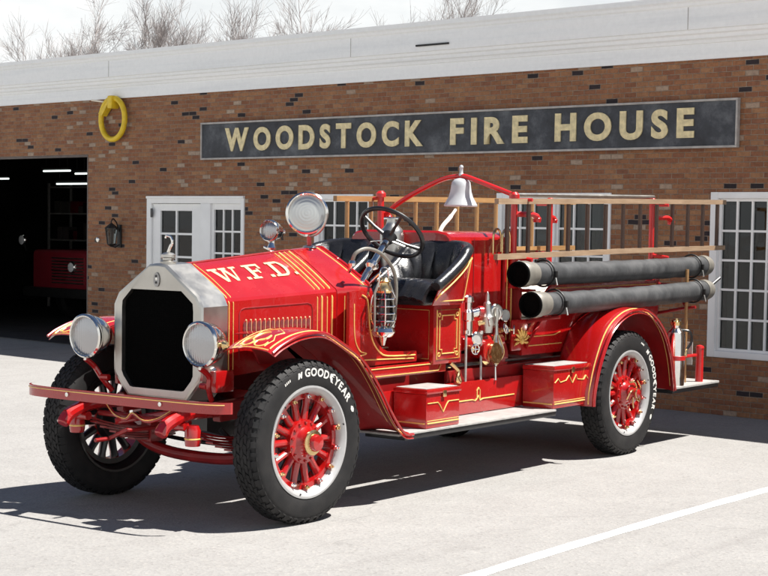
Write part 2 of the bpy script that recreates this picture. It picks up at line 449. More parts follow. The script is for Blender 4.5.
# ---------------------------------------------------------------- fire station
WB = Vector((7.373, -.4217, 0)); WA = 1.44
WB = Vector((4.1708 + 3.2299 * math.sin(WA), -3.2299 * math.cos(WA), 0))
fs = empty('fire_station', WB, 'long single storey red brick fire station with a white fascia and an open garage bay', 'building', rz=WA)
WORLD[fs] = Vector((0, 0, 0))            # children are written in the station's own coordinates: x along the wall, y out to the yard, z up
XL, XR, HT, DEP = 24.0, -14.0, 3.62, -14.
T = -.24
door = (7.36, 9.365, 0, 2.19); garage = (10.73, 15.4, 0, 2.775); garage2 = (17.2, 21.8, 0, 2.775)
winA = (5.05, 6.05, .58, 2.21); winB = (1.57, 3.13, .58, 2.22); winC = (-1.75, .347, .58, 2.225); winD = (-6.6, -4.5, .58, 2.225); winE = (-11, -8.9, .58, 2.225)
ops = sorted([door, garage, garage2, winA, winB, winC, winD, winE])
mb = MB(); x = XR
def wbox(x0, x1, z0, z1): mb.box(x0, x1, T, 0, z0, z1, 'brick')
for (a, b, z0, z1) in ops:
    wbox(x, a, 0, HT)
    if z0 > 0: wbox(a, b, 0, z0)
    wbox(a, b, z1, HT); x = b
wbox(x, XL, 0, HT)
mb.box(XR, XR + .24, DEP, T, 0, HT, 'brick'); mb.box(XL - .24, XL, DEP, T, 0, HT, 'brick'); mb.box(XR, XL, DEP - .24, DEP, 0, HT, 'brick')
obj('brick_wall', mb, fs, local=True, origin=(0, 0, 0), smooth=False)
# cornice: frieze, bed mouldings, tall fascia and drip cap
mb = MB()
prof = [(0.003, 3.545), (.03, 3.545), (.03, 3.70), (.045, 3.705), (.055, 3.735), (.075, 3.75), (.08, 3.785), (.10, 3.80), (.105, 3.83), (.12, 3.84),
        (.12, 4.06), (.135, 4.075), (.14, 4.10), (.16, 4.12), (.16, 4.17), (-.25, 4.19), (-.25, 3.6), (.003, 3.6)]
rings = [[(xx, y, z) for y, z in prof] for xx in (XR - .1, XL + .1)]
mb.loft(rings, 'fascia')
for xx in (-9.3, -4.6, .6, 5.35, 10.1, 14.9, 19.6):
    mb.box(xx - .004, xx + .004, .12, .1225, 3.84, 4.06, 'signtrim')
obj('cornice', mb, fs, local=True, origin=(0, 0, 0), ang=20)
mb = MB(); mb.box(XR, XL, DEP, -.25, 3.62, 4.15, 'signtrim')
obj('roof', mb, fs, local=True)
mb = MB(); mb.box(3.78, 4.28, .1225, .14, 3.895, 3.915, 'iron')
obj('fascia_bracket', mb, fs, local=True)
# inner rooms
mb = MB()
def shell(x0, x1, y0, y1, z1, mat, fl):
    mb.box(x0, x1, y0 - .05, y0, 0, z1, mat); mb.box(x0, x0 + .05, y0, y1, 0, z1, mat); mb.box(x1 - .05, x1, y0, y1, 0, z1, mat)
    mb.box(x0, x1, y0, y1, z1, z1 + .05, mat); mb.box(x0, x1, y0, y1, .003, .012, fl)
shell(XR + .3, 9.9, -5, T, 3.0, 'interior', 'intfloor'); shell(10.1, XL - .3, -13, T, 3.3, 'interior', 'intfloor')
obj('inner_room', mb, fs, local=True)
# garage trim
for g in (garage, garage2):
    mb = MB(); a, b, _, z1 = g
    mb.box(a, b, -.10, .006, z1 - .03, z1, 'darktrim', .003); mb.box(a, a + .022, -.10, .003, 0.001, z1 - .031, 'darktrim', .003); mb.box(b - .022, b, -.10, .003, 0.001, z1 - .031, 'darktrim', .003)
    obj('garage_frame', mb, fs, local=True)
mb = MB(); mb.box(garage2[0] + .04, garage2[1] - .04, -.09, -.04, .01, 2.72, 'white', .004)
for k in range(1, 5): mb.box(garage2[0] + .05, garage2[1] - .05, -.04, -.034, k * .54, k * .54 + .02, 'signtrim')
obj('garage_door', mb, fs, local=True)

def window(x0, x1, z0, z1, cols, rows, mull=(), curtain='curtain', name='window'):
    fw = .085; mb = MB()
    mb.box(x0 - .0, x0 + fw, -.10, .018, z0, z1, 'white', .006); mb.box(x1 - fw, x1, -.10, .018, z0, z1, 'white', .006)
    mb.box(x0 + fw, x1 - fw, -.10, .018, z1 - fw * .75, z1, 'white', .006); mb.box(x0 + fw, x1 - fw, -.10, .018, z0, z0 + fw * .75, 'white', .006)
    for k in mull: mb.box(k - .05, k + .05, -.10, .008, z0 + fw * .75, z1 - fw * .75, 'white', .005)
    # inner sash
    s = .028; spans = []; e = [x0 + fw] + [q for k in mull for q in (k - .05, k + .05)] + [x1 - fw]
    for a, b in zip(e[::2], e[1::2]): spans.append((a, b))
    za, zb = z0 + fw * .75, z1 - fw * .75; nc = cols // len(spans)
    for a, b in spans:
        mb.box(a, a + s, -.08, -.02, za, zb, 'white', .003); mb.box(b - s, b, -.08, -.02, za, zb, 'white', .003)
        mb.box(a + s, b - s, -.08, -.02, za, za + s, 'white', .003); mb.box(a + s, b - s, -.08, -.02, zb - s, zb, 'white', .003)
        for c in range(1, nc):
            xx = a + s + (b - a - 2 * s) * c / nc; mb.box(xx - .011, xx + .011, -.065, -.028, za + s, zb - s, 'white')
        for r in range(1, rows):
            zz = za + s + (zb - za - 2 * s) * r / rows; mb.box(a + s, b - s, -.063, -.031, zz - .011, zz + .011, 'white')
    w = obj(name, mb, fs, local=True)
    g = MB(); g.box(x0 + fw, x1 - fw, -.053, -.049, za, zb, 'glass'); obj('pane', g, w, local=False)
    return w
def drape(w, x0, x1, z0, z1, y, m, name='curtain', amp=.03, per=.11):
    mb = MB(); k = max(8, int((x1 - x0) / .02)); rows = []
    for i in range(k + 1):
        xx = x0 + (x1 - x0) * i / k
        yy = y + amp * math.sin(xx * 2 * PI / per) + .3 * amp * math.sin(xx * 31)
        rows.append([(xx, yy, z1), (xx, yy * 1.0, (z0 + z1) / 2), (xx, yy, z0)])
    mb.sheet(rows, .006, m); obj(name, mb, w)
w = window(*winC, 10, 5, (-.70,), name='window')
drape(w, -.66, -.05, .60, 2.1, -.20, 'curtain'); drape(w, .14, .24, .60, 2.1, -.19, 'blind', amp=.012); drape(w, -1.6, -.9, .60, 2.1, -.2, 'curtain')
w = window(*winB, 6, 5, (2.36,), name='window')
drape(w, 1.86, 2.10, .6, 2.1, -.2, 'blind', amp=.015); drape(w, 2.95, 3.08, .6, 2.1, -.2, 'blind', amp=.015)
w = window(*winA, 4, 5, (), name='window'); drape(w, 5.12, 5.25, .6, 2.1, -.2, 'blind', amp=.015)
for q in (winD, winE):
    w = window(*q, 10, 5, ((q[0] + q[1]) / 2,), name='window'); drape(w, q[0] + .2, q[0] + .9, .6, 2.1, -.2, 'curtain')
# entrance: one glazed door and one sidelight window inside a common white frame
a, b, z0, z1 = door
mb = MB()
mb.box(a, a + .06, -.10, .02, 0.002, z1, 'white', .005); mb.box(b - .10, b, -.10, .02, .002, z1, 'white', .005); mb.box(a + .06, b - .10, -.10, .02, z1 - .10, z1, 'white', .005)
mb.box(a - .0, b + .0, .02, .035, z1 - .035, z1 - .002, 'white', .004)
mb.box(8.02, 8.22, -.10, .022, .002, z1 - .10, 'white', .006)
ef = obj('entrance_frame', mb, fs, local=True)
mb = MB(); dx0, dx1 = 8.225, 9.26; p0, p1 = 8.43, 9.10
mb.box(dx0, p0, -.075, -.01, .01, z1 - .105, 'white', .004); mb.box(p1, dx1, -.075, -.01, .01, z1 - .105, 'white', .004)
mb.box(p0, p1, -.075, -.01, 1.99, z1 - .105, 'white', .004); mb.box(p0, p1, -.075, -.01, .01, .75, 'white', .004)
mb.box(p0 + .07, p1 - .07, -.01, -.002, .14, .64, 'white', .006)
mid = (p0 + p1) / 2; mb.box(mid - .014, mid + .014, -.06, -.015, .75, 1.99, 'white')
for k in (1, 2, 3): zz = .75 + 1.24 * k / 4 ; mb.box(p0, p1, -.058, -.017, zz - .014, zz + .014, 'white')
d = obj('entrance_door', mb, fs, local=True)
g = MB(); g.box(p0, p1, -.043, -.038, .75, 1.99, 'glass'); obj('pane', g, d)
g = MB(); g.tube([(8.33, -.01, 1.02), (8.33, .03, 1.02)], .012, 'brass'); g.lathe([(.0, .0), (.026, .006), (.03, .02), (.02, .035), (0, .04)], 'brass', (8.33, .028, 1.02), (0, 1, 0), 16); obj('knob', g, d)
g = MB(); g.box(9.225, 9.272, .0215, .028, 1.90, 2.02, 'black', .003); obj('number_plate', g, ef)
mb = MB(); q0, q1, s = 7.42, 8.02, .05
mb.box(q0, q0 + .03, -.08, -.01, .75, 2.09, 'white', .004); mb.box(q1 - .04, q1, -.08, -.01, .75, 2.09, 'white', .004)
mb.box(q0 + .03, q1 - .04, -.08, -.01, 2.01, 2.09, 'white', .004); mb.box(q0, q1, -.08, -.01, .01, .75, 'white', .004)
for k in (1, 2): xx = q0 + .03 + (.53) * k / 3; mb.box(xx - .011, xx + .011, -.065, -.02, .75, 2.01, 'white')
for k in (1, 2, 3, 4): zz = 2.01 - .285 * k; mb.box(q0 + .03, q1 - .04, -.063, -.022, zz - .012, zz + .012, 'white')
sw = obj('side_window', mb, fs, local=True)
g = MB(); g.box(q0 + .03, q1 - .04, -.045, -.040, .75, 2.01, 'glass'); obj('pane', g, sw)
g = MB(); g.box(q0, q1, -.16, -.155, 1.73, 2.04, 'blind'); obj('blind', g, sw)

def BW(s, y, z):      # station coordinates to world
    c, sn = math.cos(WA), math.sin(WA)
    return Vector((WB.x + s * c - y * sn, WB.y + s * sn + y * c, z))
ROT = Matrix.Rotation(WA, 4, 'Z')
def wall_thing(name, s, y, z, label, cat):
    o = empty(name, BW(s, y, z), label, cat, rz=WA); WORLD[o] = Vector((0, 0, 0)); return o
# sign
sg = wall_thing('wall_sign', 4.115, 0, 2.665, 'long dark slate sign with gold letters reading WOODSTOCK FIRE HOUSE on the brick wall', 'sign')
mb = MB(); W2 = 4.075
mb.box(-W2 + .02, W2 - .02, .004, .045, .015, .465, 'sign')
b_ = obj('sign_board', mb, sg, local=True)
mb = MB()
mb.box(-W2, W2, .004, .06, .460, .483, 'signtrim', .004); mb.box(-W2, W2, .004, .06, -.003, .020, 'signtrim', .004)
mb.box(-W2, -W2 + .022, .004, .058, .0205, .4595, 'signtrim', .004); mb.box(W2 - .022, W2, .004, .058, .0205, .4595, 'signtrim', .004)
obj('frame', mb, sg, local=True)
def word(txt, s0, s1, zc, h):
    # s0 is the word's left end seen from the yard (larger station x)
    items = [text2d(c, 1, .042) for c in txt]
    boxes = [textbox(V) for V, F in items]; gap = .25
    tot = sum(b[1] - b[0] for b in boxes) + gap * (len(txt) - 1); sx = (s0 - s1) / tot
    x = 0
    for (V, F), bx, ch in zip(items, boxes, txt):
        mb = MB(); hh = bx[3] - bx[2]; k = h / hh if hh > .72 else h / .74
        k = h / hh
        jit = random.uniform(-.004, .004)
        def fn(px, py, t, x=x): return (s0 - 4.115 - (px - bx[0] + x) * sx, .0455 + t, zc - 2.665 - h / 2 + (py - bx[2]) * k + jit)
        solid_text(mb, V, F, fn, .012, 'signgold')
        o = obj('letter', mb, sg, local=True)
        x += bx[1] - bx[0] + gap
word('WOODSTOCK', 7.70, 4.22, 2.915, .30); word('FIRE', 3.80, 2.675, 2.915, .30); word('HOUSE', 2.30, .54, 2.915, .30)

# yellow ring on its bracket
yr = wall_thing('hose_ring', 10.06, 0, 2.9, 'yellow rubber ring hanging high on the brick wall beside the garage opening', 'hose ring')
mb = MB(); mb.tube([(.27 * math.cos(a) , .075, .36 + .285 * math.sin(a)) for a in [2 * PI * k / 40 for k in range(40)]], .039, 'yellow', 12, True)
obj('ring', mb, yr, local=True)
mb = MB(); mb.loft([[(.02, .02, .60), (.02, .13, .60), (-.02, .13, .66), (-.02, .02, .66)], [(.20, .03, .40), (.20, .12, .40), (.28, .12, .44), (.28, .03, .44)]], 'yellow'); mb.box(-.05, .05, .0, .14, .50, .68, 'yellow', .02)
obj('hanger', mb, yr, local=True)
mb = MB(); mb.tube([(.22, 0, .60), (.34, .09, .62), (.42, .13, .63)], .013, 'tape', 8); obj('hook', mb, yr, local=True)

# coach lantern
wl = wall_thing('wall_lantern', 9.98, 0, 1.45, 'black iron coach lantern on the brick wall left of the white entrance', 'wall lamp')
mb = MB(); mb.box(-.045, .045, .002, .02, .02, .34, 'iron', .006)
mb.tube(smoothpath([(0, .02, .24), (0, .06, .36), (0, .12, .42), (0, .15, .39), (0, .15, .35)]), .009, 'iron', 8)
mb.tube([(0, .02, .06), (0, .08, .02), (0, .13, .035)], .007, 'iron', 8)
obj('bracket', mb, wl, local=True)
mb = MB()
mb.lathe([(0, .37), (.02, .355), (.05, .33), (.095, .295), (.098, .285), (.0, .285)], 'iron', (0, .15, 0), n=6)
mb.lathe([(0, .03), (.02, .035), (.055, .06), (.06, .075), (0, .075)], 'iron', (0, .15, 0), n=6)
for k in range(6):
    a = 2 * PI * k / 6; mb.tube([(math.sin(a) * .06, .15 + math.cos(a) * .06, .07), (math.sin(a) * .09, .15 + math.cos(a) * .09, .29)], .006, 'iron', 6)
ca = obj('cage', mb, wl, local=True)
mb = MB(); mb.lathe([(.05, .078), (.078, .283)], 'glass', (0, .15, 0), n=6, capends=False); obj('lamp_glass', mb, wl, local=True)
# bell push
db = wall_thing('door_bell', 10.47, 0, 1.54, 'small round nickel bell on the brick edge beside the garage opening', 'bell')
mb = MB(); mb.lathe([(0, 0.0), (.045, .002), (.045, .01), (.036, .03), (.015, .04), (0, .042)], 'chrome', (0, 0, .03), (0, 1, 0), 20); obj('bell_dome', mb, db, local=True)
mb = MB(); mb.box(-.01, .09, .001, .008, -.005, .055, 'iron', .003); obj('back_plate', mb, db, local=True)

# ceiling lights in the garage
for i, (s, y, z, L, rz) in enumerate([(17.6, -3, 2.575, .7, 0), (15.75, -3, 2.70, .8, 0), (14.95, -3, 2.645, .5, 0), (15.3, -3, 2.47, .9, 0)]):
    lab = ['fluorescent light fitting at the left edge of the garage ceiling', 'longest fluorescent light fitting high in the dark garage', 'short fluorescent light fitting in the upper right corner of the garage opening', 'lowest fluorescent light fitting hanging in the dark garage'][i]
    o = wall_thing('ceiling_light', s, y, z, lab, 'ceiling light'); o['group'] = 'lit tubes in the garage'
    mb = MB(); mb.tube([(-L / 2, 0, 0), (L / 2, 0, 0)], .016, 'tube', 8); obj('tube', mb, o, local=True)
    mb = MB(); mb.box(-L / 2, L / 2, -.05, .05, .025, .06, 'iron', .004); mb.tube([(-L * .4, 0, .06), (-L * .4, 0, 3.3 - z)], .004, 'iron', 6); mb.tube([(L * .4, 0, .06), (L * .4, 0, 3.3 - z)], .004, 'iron', 6)
    obj('housing', mb, o, local=True)

# the second engine waiting in the dark
pe = wall_thing('parked_engine', 15.9, -3.0, 0, 'dark maroon fire engine parked in the shadow inside the garage', 'fire engine')
mb = MB()
mb.box(-1.25, 1.1, -5.5, -1.6, .55, 2.35, 'maroon', .06, seg=3); mb.box(-1.2, 1.05, -1.59, -.3, .55, 1.30, 'maroon', .10, seg=3)
mb.box(-1.22, 1.07, -.295, -.12, .45, .62, 'iron', .03)
obj('body', mb, pe, local=True)
mb = MB(); mb.box(-1.02, .88, -1.585, -1.56, 1.40, 2.2, 'glass', .01)
obj('windscreen', mb, pe, local=True)
mb = MB(); mb.tube([(-1.12, -1.55, 1.35), (-1.12, -1.55, 2.1), (-.98, -1.55, 2.27), (.84, -1.55, 2.27), (.98, -1.55, 2.1), (.98, -1.55, 1.35)], .03, 'white', 8)
obj('windscreen_frame', mb, pe, local=True)
mb = MB()
for k in range(9): mb.box(-.55, .40, -.299, -.28, .70 + k * .055, .725 + k * .055, 'nickel')
obj('grille', mb, pe, local=True)
for hx, hz in ((1.28, 1.46), (-.25, 1.0)):
    mb = MB(); mb.lathe([(0, .0), (.09, .01), (.10, .05), (.085, .07), (.03, .085), (0, .088)], 'chrome', (hx, -.30, hz), (0, 1, 0), 24)
    mb.lathe([(0, .088), (.05, .086), (.084, .072), (.084, .066), (0, .066)], 'white', (hx, -.30, hz), (0, 1, 0), 24); mb.tube([(hx, -.28, hz), (hx, -.34, hz - .2)], .02, 'iron', 8) ; obj('headlight', mb, pe, local=True)
for hx in (-1.0, .85):
    mb = MB(); mb.lathe([(.2, -.12), (.42, -.12), (.48, -.08), (.48, .08), (.42, .12), (.2, .12)], 'rubber', (hx, -1.2, .48), (1, 0, 0), 32); obj('tyre', mb, pe, local=True)
    mb = MB(); mb.lathe([(.2, -.125), (.2, .125)], 'iron', (hx, -1.2, .48), (1, 0, 0), 24); obj('rim', mb, pe, local=True)
sh_ = wall_thing('storage_rack', 19.2, -6.5, 0, 'grey steel storage rack deep in the dark garage', 'rack')
mb = MB()
for k in range(5): mb.box(-1.4, 1.4, -.3, .3, .3 + .55 * k, .33 + .55 * k, 'signtrim')
for x in (-1.4, 0, 1.4):
    for y in (-.28, .28): mb.box(x - .02, x + .02, y - .02, y + .02, 0.013, 2.6, 'signtrim')
obj('shelf_frame', mb, sh_, local=True)
mb = MB(); rq = random.Random(5)
for k in range(4):
    x = -1.3
    while x < 1.15:
        w_ = rq.uniform(.12, .4); mb.box(x, x + w_ - .04, -.2, .2, .335 + .55 * k, .36 + .55 * k + rq.uniform(.1, .38), rq.choice(['box_grey', 'maroon', 'box_grey', 'iron', 'darktrim']), .01); x += w_
obj('stored_box', mb, sh_, local=True)
#@@PART3
# ================================================================ FIRE TRUCK (X to the rear, -Y towards the viewer, Z up)
TR = empty('fire_truck', (2.1, 0, 0), 'antique open red fire engine with gold striping parked before the brick fire house', 'fire truck')
WBASE, TRK, RT = 4.1708, .829, .5093
# ---- wheel
def wheel_meshes():
    # axis along Y, outer face at -Y
    n = 120
    prof = [(.335, .085), (.36, .098), (.40, .104), (.45, .103), (.478, .094), (.494, .078), (.502, .05), (.504, .0), (.502, -.05), (.494, -.078), (.478, -.094), (.45, -.103), (.40, -.104), (.36, -.098), (.335, -.085)]
    def tyre(letter_rot):
        mb = MB(); mb.lathe(prof, 'rubber', (0, 0, 0), (0, 1, 0), n, False)
        mb.lathe([(.335, -.085), (.335, .085)], 'rubber', (0, 0, 0), (0, 1, 0), n, False)
        mb.lathe([(.474, -.0955), (.480, -.0965), (.483, -.092)], 'rubber', (0, 0, 0), (0, 1, 0), n, False)
        # non-skid tread of raised lozenges and shoulder lugs
        K = 52
        def blk(a0, a1, y0, y1, r0, r1, sk):
            P = []
            for r in (r0, r1):
                for (a, y) in ((a0 + sk, y0), (a1 + sk, y0), (a1 - sk, y1), (a0 - sk, y1)):
                    P.append((math.cos(a) * r, y, math.sin(a) * r))
            mb.add(P, [(0, 1, 2, 3), (4, 5, 6, 7), (0, 1, 5, 4), (1, 2, 6, 5), (2, 3, 7, 6), (3, 0, 4, 7)], 'rubber')
        for k in range(K):
            a = 2 * PI * k / K; da = 2 * PI / K
            for j in range(5):
                y = -.056 + .028 * j; o = da * .5 * (j % 2)
                sk = .012 if j % 2 else -.012
                blk(a + o + da * .13, a + o + da * .87, y - .012, y + .012, .502, .5093, sk)
            for sgn in (-1, 1):
                P = []
                w = .24 if k % 2 else .36
                for (r, yy) in ((.5075, .072), (.497, .086), (.470, .1005), (.470, .09), (.490, .074)):
                    for aa in (a + da * w, a + da * (1 - w) + da * .1): P.append((math.cos(aa) * r, sgn * yy, math.sin(aa) * r))
                mb.add(P, [(0, 1, 3, 2), (2, 3, 5, 4), (0, 2, 4, 6, 8), (1, 3, 5, 7, 9), (4, 5, 7, 6), (6, 7, 9, 8), (8, 9, 1, 0)], 'rubber')
        # lettering
        def arc(txt, ang0, r0, h, off=.02, sp=1.0, stretch=1.0, m='tyre_white'):
            x = 0
            for ch in txt:
                if ch == ' ': x += h * .35; continue
                V, F = text2d(ch, 1, off); bx = textbox(V); k = h / max(.01, (bx[3] - bx[2])); k = h / .73
                def fn(px, py, t, x=x):
                    a = ang0 - (x + (px - bx[0]) * k * stretch) / (r0 + h / 2); r = r0 + (py - bx[2]) * k
                    return (math.cos(a) * r, -(.1035 + t), math.sin(a) * r)
                solid_text(mb, V, F, fn, .0022, m)
                x += (bx[1] - bx[0]) * k * stretch + h * .17 * sp
            return x / (r0 + h / 2)
        A = letter_rot
        def poly(pts, a, m='tyre_white'):
            V = pts; F = [tuple(range(len(pts)))]
            def fn(px, py, t):
                aa = a - px / .43; r = .43 + py; return (math.cos(aa) * r, -(.1035 + t), math.sin(aa) * r)
            solid_text(mb, V, F, fn, .0024, m)
        # text reads clockwise seen from outside (-Y side, +X to the right)
        u = arc('GOOD', A, .408, .050, .03)
        # winged foot
        poly([(0, .022), (.035, .034), (.05, .030), (.02, .016), (.045, .014), (.016, .006), (.03, .0), (.034, -.016), (.05, -.026), (.022, -.026), (.012, -.012), (.0, -.004)], A - u - .006)
        u2 = arc('YEAR', A - u - .125, .408, .050, .03)
        poly([(0, 0), (.012, .014), (.03, .016), (.048, .006), (.04, -.008), (.02, -.012)], A - u - u2 - .20)
        poly([(0, -.018), (.010, .018), (.022, .018), (.024, .006), (.036, .02), (.046, .02), (.036, -.018), (.026, -.018), (.022, -.004), (.012, -.018)], A + .16)
        for q_ in range(4): poly([(0, 0), (.003, .014), (.011, .014), (.009, 0)], A + .34 + .035 * q_)
        return mb
    # rim
    rim = MB()
    rim.lathe([(.298, -.050), (.306, -.076), (.318, -.090), (.338, -.101), (.3505, -.100), (.3505, -.090), (.337, -.086), (.337, .086), (.3505, .090), (.3505, .100), (.335, .098), (.31, .06), (.302, 0.), (.298, -.050)], 'rimsilver', (0, 0, 0), (0, 1, 0), 72, False)
    for k in range(12):
        a = 2 * PI * (k + .5) / 12
        rim.lathe([(0, 0), (.006, 0), (.006, .003), (0, .003)], 'iron', (math.cos(a) * .327, -.1005, math.sin(a) * .327), (0, -1, 0), 8) if k % 4 == 0 else None
    # hub and spokes
    w = MB(); NS = 14
    w.lathe([(.266, -.050), (.300, -.052), (.300, .045), (.266, .040), (.266, -.050)], 'red', (0, 0, 0), (0, 1, 0), 72, False)
    for k in range(NS):
        a = 2 * PI * k / NS; c, s = math.cos(a), math.sin(a)
        rings = []
        for r, hw, hy in ((.075, .021, .034), (.12, .0275, .036), (.17, .0265, .033), (.23, .0245, .030), (.272, .034, .031)):
            yc = -.008
            rings.append([(c * r - s * hw * q, yc + hy * p, s * r + c * hw * q) for q, p in [(math.cos(t), math.sin(t)) for t in [2 * PI * j / 10 for j in range(10)]]])
        w.loft(rings, 'red')
        # felloe clamp and bolt
        ab = a + PI / NS; cb, sb = math.cos(ab), math.sin(ab)
        mt = Matrix.Rotation(-ab, 4, 'Y')
        w.box(.268, .312, -.072, -.048, -.016, .016, 'red', .005, mt)
        w.lathe([(0, 0), (.0135, 0), (.0135, .014), (.007, .018), (.007, .028), (0, .028)], 'chrome' if k % 2 else 'brass', (cb * .290, -.072, sb * .283), (0, -1, 0), 6)
        w.lathe([(0, 0), (.010, 0), (.010, .010), (0, .012)], 'red', (cb * .122, -.060, sb * .122), (0, -1, 0), 6)
    w.lathe([(0, .07), (.12, .07), (.14, .03), (.14, -.035), (.136, -.056), (.115, -.062), (.095, -.068), (.082, -.085), (.076, -.116), (.0, -.118)], 'red', (0, 0, 0), (0, 1, 0), 36)
    w.lathe([(.15, .05), (.15, .095), (.30, .095), (.30, .05)], 'black', (0, 0, 0), (0, 1, 0), 48, True) if False else None
    cap = MB()
    cap.lathe([(.066, -.112), (.078, -.116), (.079, -.128), (.070, -.134), (.056, -.136), (.052, -.150), (.044, -.168), (.0, -.170)], 'brass', (0, 0, 0), (0, 1, 0), 30)
    cap.lathe([(.055, -.1365), (.054, -.152), (.046, -.170), (0, -.176)], 'red', (0, 0, 0), (0, 1, 0), 20)
    # shade on the wheels' inner sides is painted in, as black faces
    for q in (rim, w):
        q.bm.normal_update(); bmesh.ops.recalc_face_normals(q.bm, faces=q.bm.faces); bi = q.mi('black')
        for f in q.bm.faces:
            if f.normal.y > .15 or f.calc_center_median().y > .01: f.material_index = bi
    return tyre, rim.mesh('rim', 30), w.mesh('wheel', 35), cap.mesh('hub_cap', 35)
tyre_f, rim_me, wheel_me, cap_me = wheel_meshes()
def ornate_cap():
    c = MB(); c.lathe([(.055, -.112), (.08, -.114), (.085, -.126), (.07, -.136), (.045, -.144), (.04, -.175), (.028, -.185), (0, -.188)], 'red', (0, 0, 0), (0, 1, 0), 30); c.lathe([(.0405, -.165), (.043, -.172), (.0405, -.179)], 'brass', (0, 0, 0), (0, 1, 0), 24, False)
    for k in range(5):
        a = 2 * PI * k / 5
        c.tube(smoothpath([(math.cos(a) * .05, -.15, math.sin(a) * .05), (math.cos(a + .5) * .095, -.150, math.sin(a + .5) * .095), (math.cos(a + 1.0) * .12, -.13, math.sin(a + 1.0) * .12)]), .0075, 'brass', 8)
    return c.mesh('hub_cap', 35)
cap2_me = ornate_cap()
dm_ = MB(); dm_.lathe([(0, .028), (.25, .028), (.262, .036), (.262, .12), (0, .12)], 'red_dark', (0, 0, 0), (0, 1, 0), 48); drum_me = dm_.mesh('brake_drum', 35)
def put(name, me, parent, loc=(0, 0, 0), rot=(0, 0, 0)):
    o = bpy.data.objects.new(name, me); COL.objects.link(o); o.parent = parent; o.location = loc; o.rotation_euler = rot; return o
tyF = tyre_f(R(98)).mesh('tyre', 28); tyR = tyre_f(R(42)).mesh('tyre', 28)
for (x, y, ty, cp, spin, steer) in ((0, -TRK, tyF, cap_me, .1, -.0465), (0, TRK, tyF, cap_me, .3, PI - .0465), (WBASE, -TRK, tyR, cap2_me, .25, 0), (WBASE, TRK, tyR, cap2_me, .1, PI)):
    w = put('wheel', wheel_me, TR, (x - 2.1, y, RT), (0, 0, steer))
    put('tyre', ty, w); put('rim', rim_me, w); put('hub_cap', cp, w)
    if x > 1: put('brake_drum', drum_me, w)

def P(name, mb, parent=None, **k): return obj(name, mb, parent or TR, **k)
def stripe(mb, pts, m='gold', r=.0042, closed=False): mb.tube(pts, r, m, 6, closed)
def on(pts2, f): return [f(*p) for p in pts2]

# ---- frame, springs, axles
mb = MB()
for s in (-1, 1):
    mb.prism([(-.30, .62), (.9, .66), (5.35, .66), (5.35, .80), (.9, .80), (-.30, .74)], s * .42 - .035, s * .42 + .035, 'red_dark', .006)
    mb.tube(smoothpath([(-.30, s * .42, .69), (-.55, s * .42, .69), (-.74, s * .42, .64), (-.80, s * .42, .58)]), [.042] * 18 + [.034], 'red', 10)
for x in (.15, 1.6, 2.7, 3.7, 5.2): mb.box(x - .03, x + .03, -.40, .40, .66, .78, 'red_dark', .006)
P('frame', mb)
for s in (-1, 1):
    mb = MB()
    for k in range(6):
        l = .62 - .085 * k; zc = .50 - .016 * k
        mb.loft([[(x, s * .42 - .03, z - .006), (x, s * .42 + .03, z - .006), (x, s * .42 + .03, z + .006), (x, s * .42 - .03, z + .006)] for x, z in [(l * t, zc + .12 * t * t * (l / .62) ** 2) for t in [-1, -.75, -.5, -.25, 0, .25, .5, .75, 1]]], 'red_dark')
    mb.tube([(-.62, s * .42 - .045, .62), (-.62, s * .42 + .045, .62)], .028, 'red', 12)
    mb.box(-.06, .06, s * .42 - .045, s * .42 + .045, .395, .53, 'red_dark', .008)
    P('leaf_spring', mb)
    mb = MB()
    for k in range(7):
        l = .70 - .085 * k; zc = .52 - .016 * k
        mb.loft([[(WBASE + x, s * .52 - .035, z - .006), (WBASE + x, s * .52 + .035, z - .006), (WBASE + x, s * .52 + .035, z + .006), (WBASE + x, s * .52 - .035, z + .006)] for x, z in [(l * t, zc + .14 * t * t * (l / .70) ** 2) for t in [-1, -.75, -.5, -.25, 0, .25, .5, .75, 1]]], 'red_dark')
    P('leaf_spring', mb)
mb = MB(); mb.tube(smoothpath([(0, -.70, .50), (0, -.60, .47), (0, -.45, .38), (0, -.2, .335), (0, .2, .335), (0, .45, .38), (0, .60, .47), (0, .70, .50)]), .038, 'red_dark', 10)
for s in (-1, 1): mb.tube([(0, s * .68, .60), (0, s * .68, .40)], .035, 'red_dark', 12)
P('front_axle', mb)
mb = MB(); mb.tube(smoothpath([(.16, -.68, .44), (.18, -.5, .43), (.18, -.3, .40), (.18, .3, .40), (.16, .68, .44)]), .014, 'black', 8); P('tie_rod', mb)
mb = MB(); mb.tube([(WBASE, -.72, RT), (WBASE, .72, RT)], .055, 'red_dark', 14); mb.lathe([(.05, -.2), (.14, -.14), (.17, 0), (.14, .14), (.05, .2)], 'red_dark', (WBASE, 0, RT), (0, 1, 0), 24)
mb.tube([(WBASE - .1, 0, RT), (2.6, 0, .62)], .035, 'red_dark', 12)
P('rear_axle', mb)
mb = MB(); mb.loft([[(x, -.2 * k, z), (x, .2 * k, z), (x, .2 * k, z + .25), (x, -.2 * k, z + .25)] for x, z, k in ((-.10, .52, .8), (.1, .46, 1), (.9, .46, 1), (1.0, .55, .8))], 'black'); mb.box(.95, 1.5, -.13, .13, .52, .78, 'black', .04)
P('engine_sump', mb)
# black pipes and hoses low in front
mb = MB(); mb.tube(smoothpath([(-.2, -.36, .56), (-.1, -.42, .46), (.05, -.5, .42), (.2, -.62, .44)]), .016, 'black', 8)
P('brake_hose', mb)

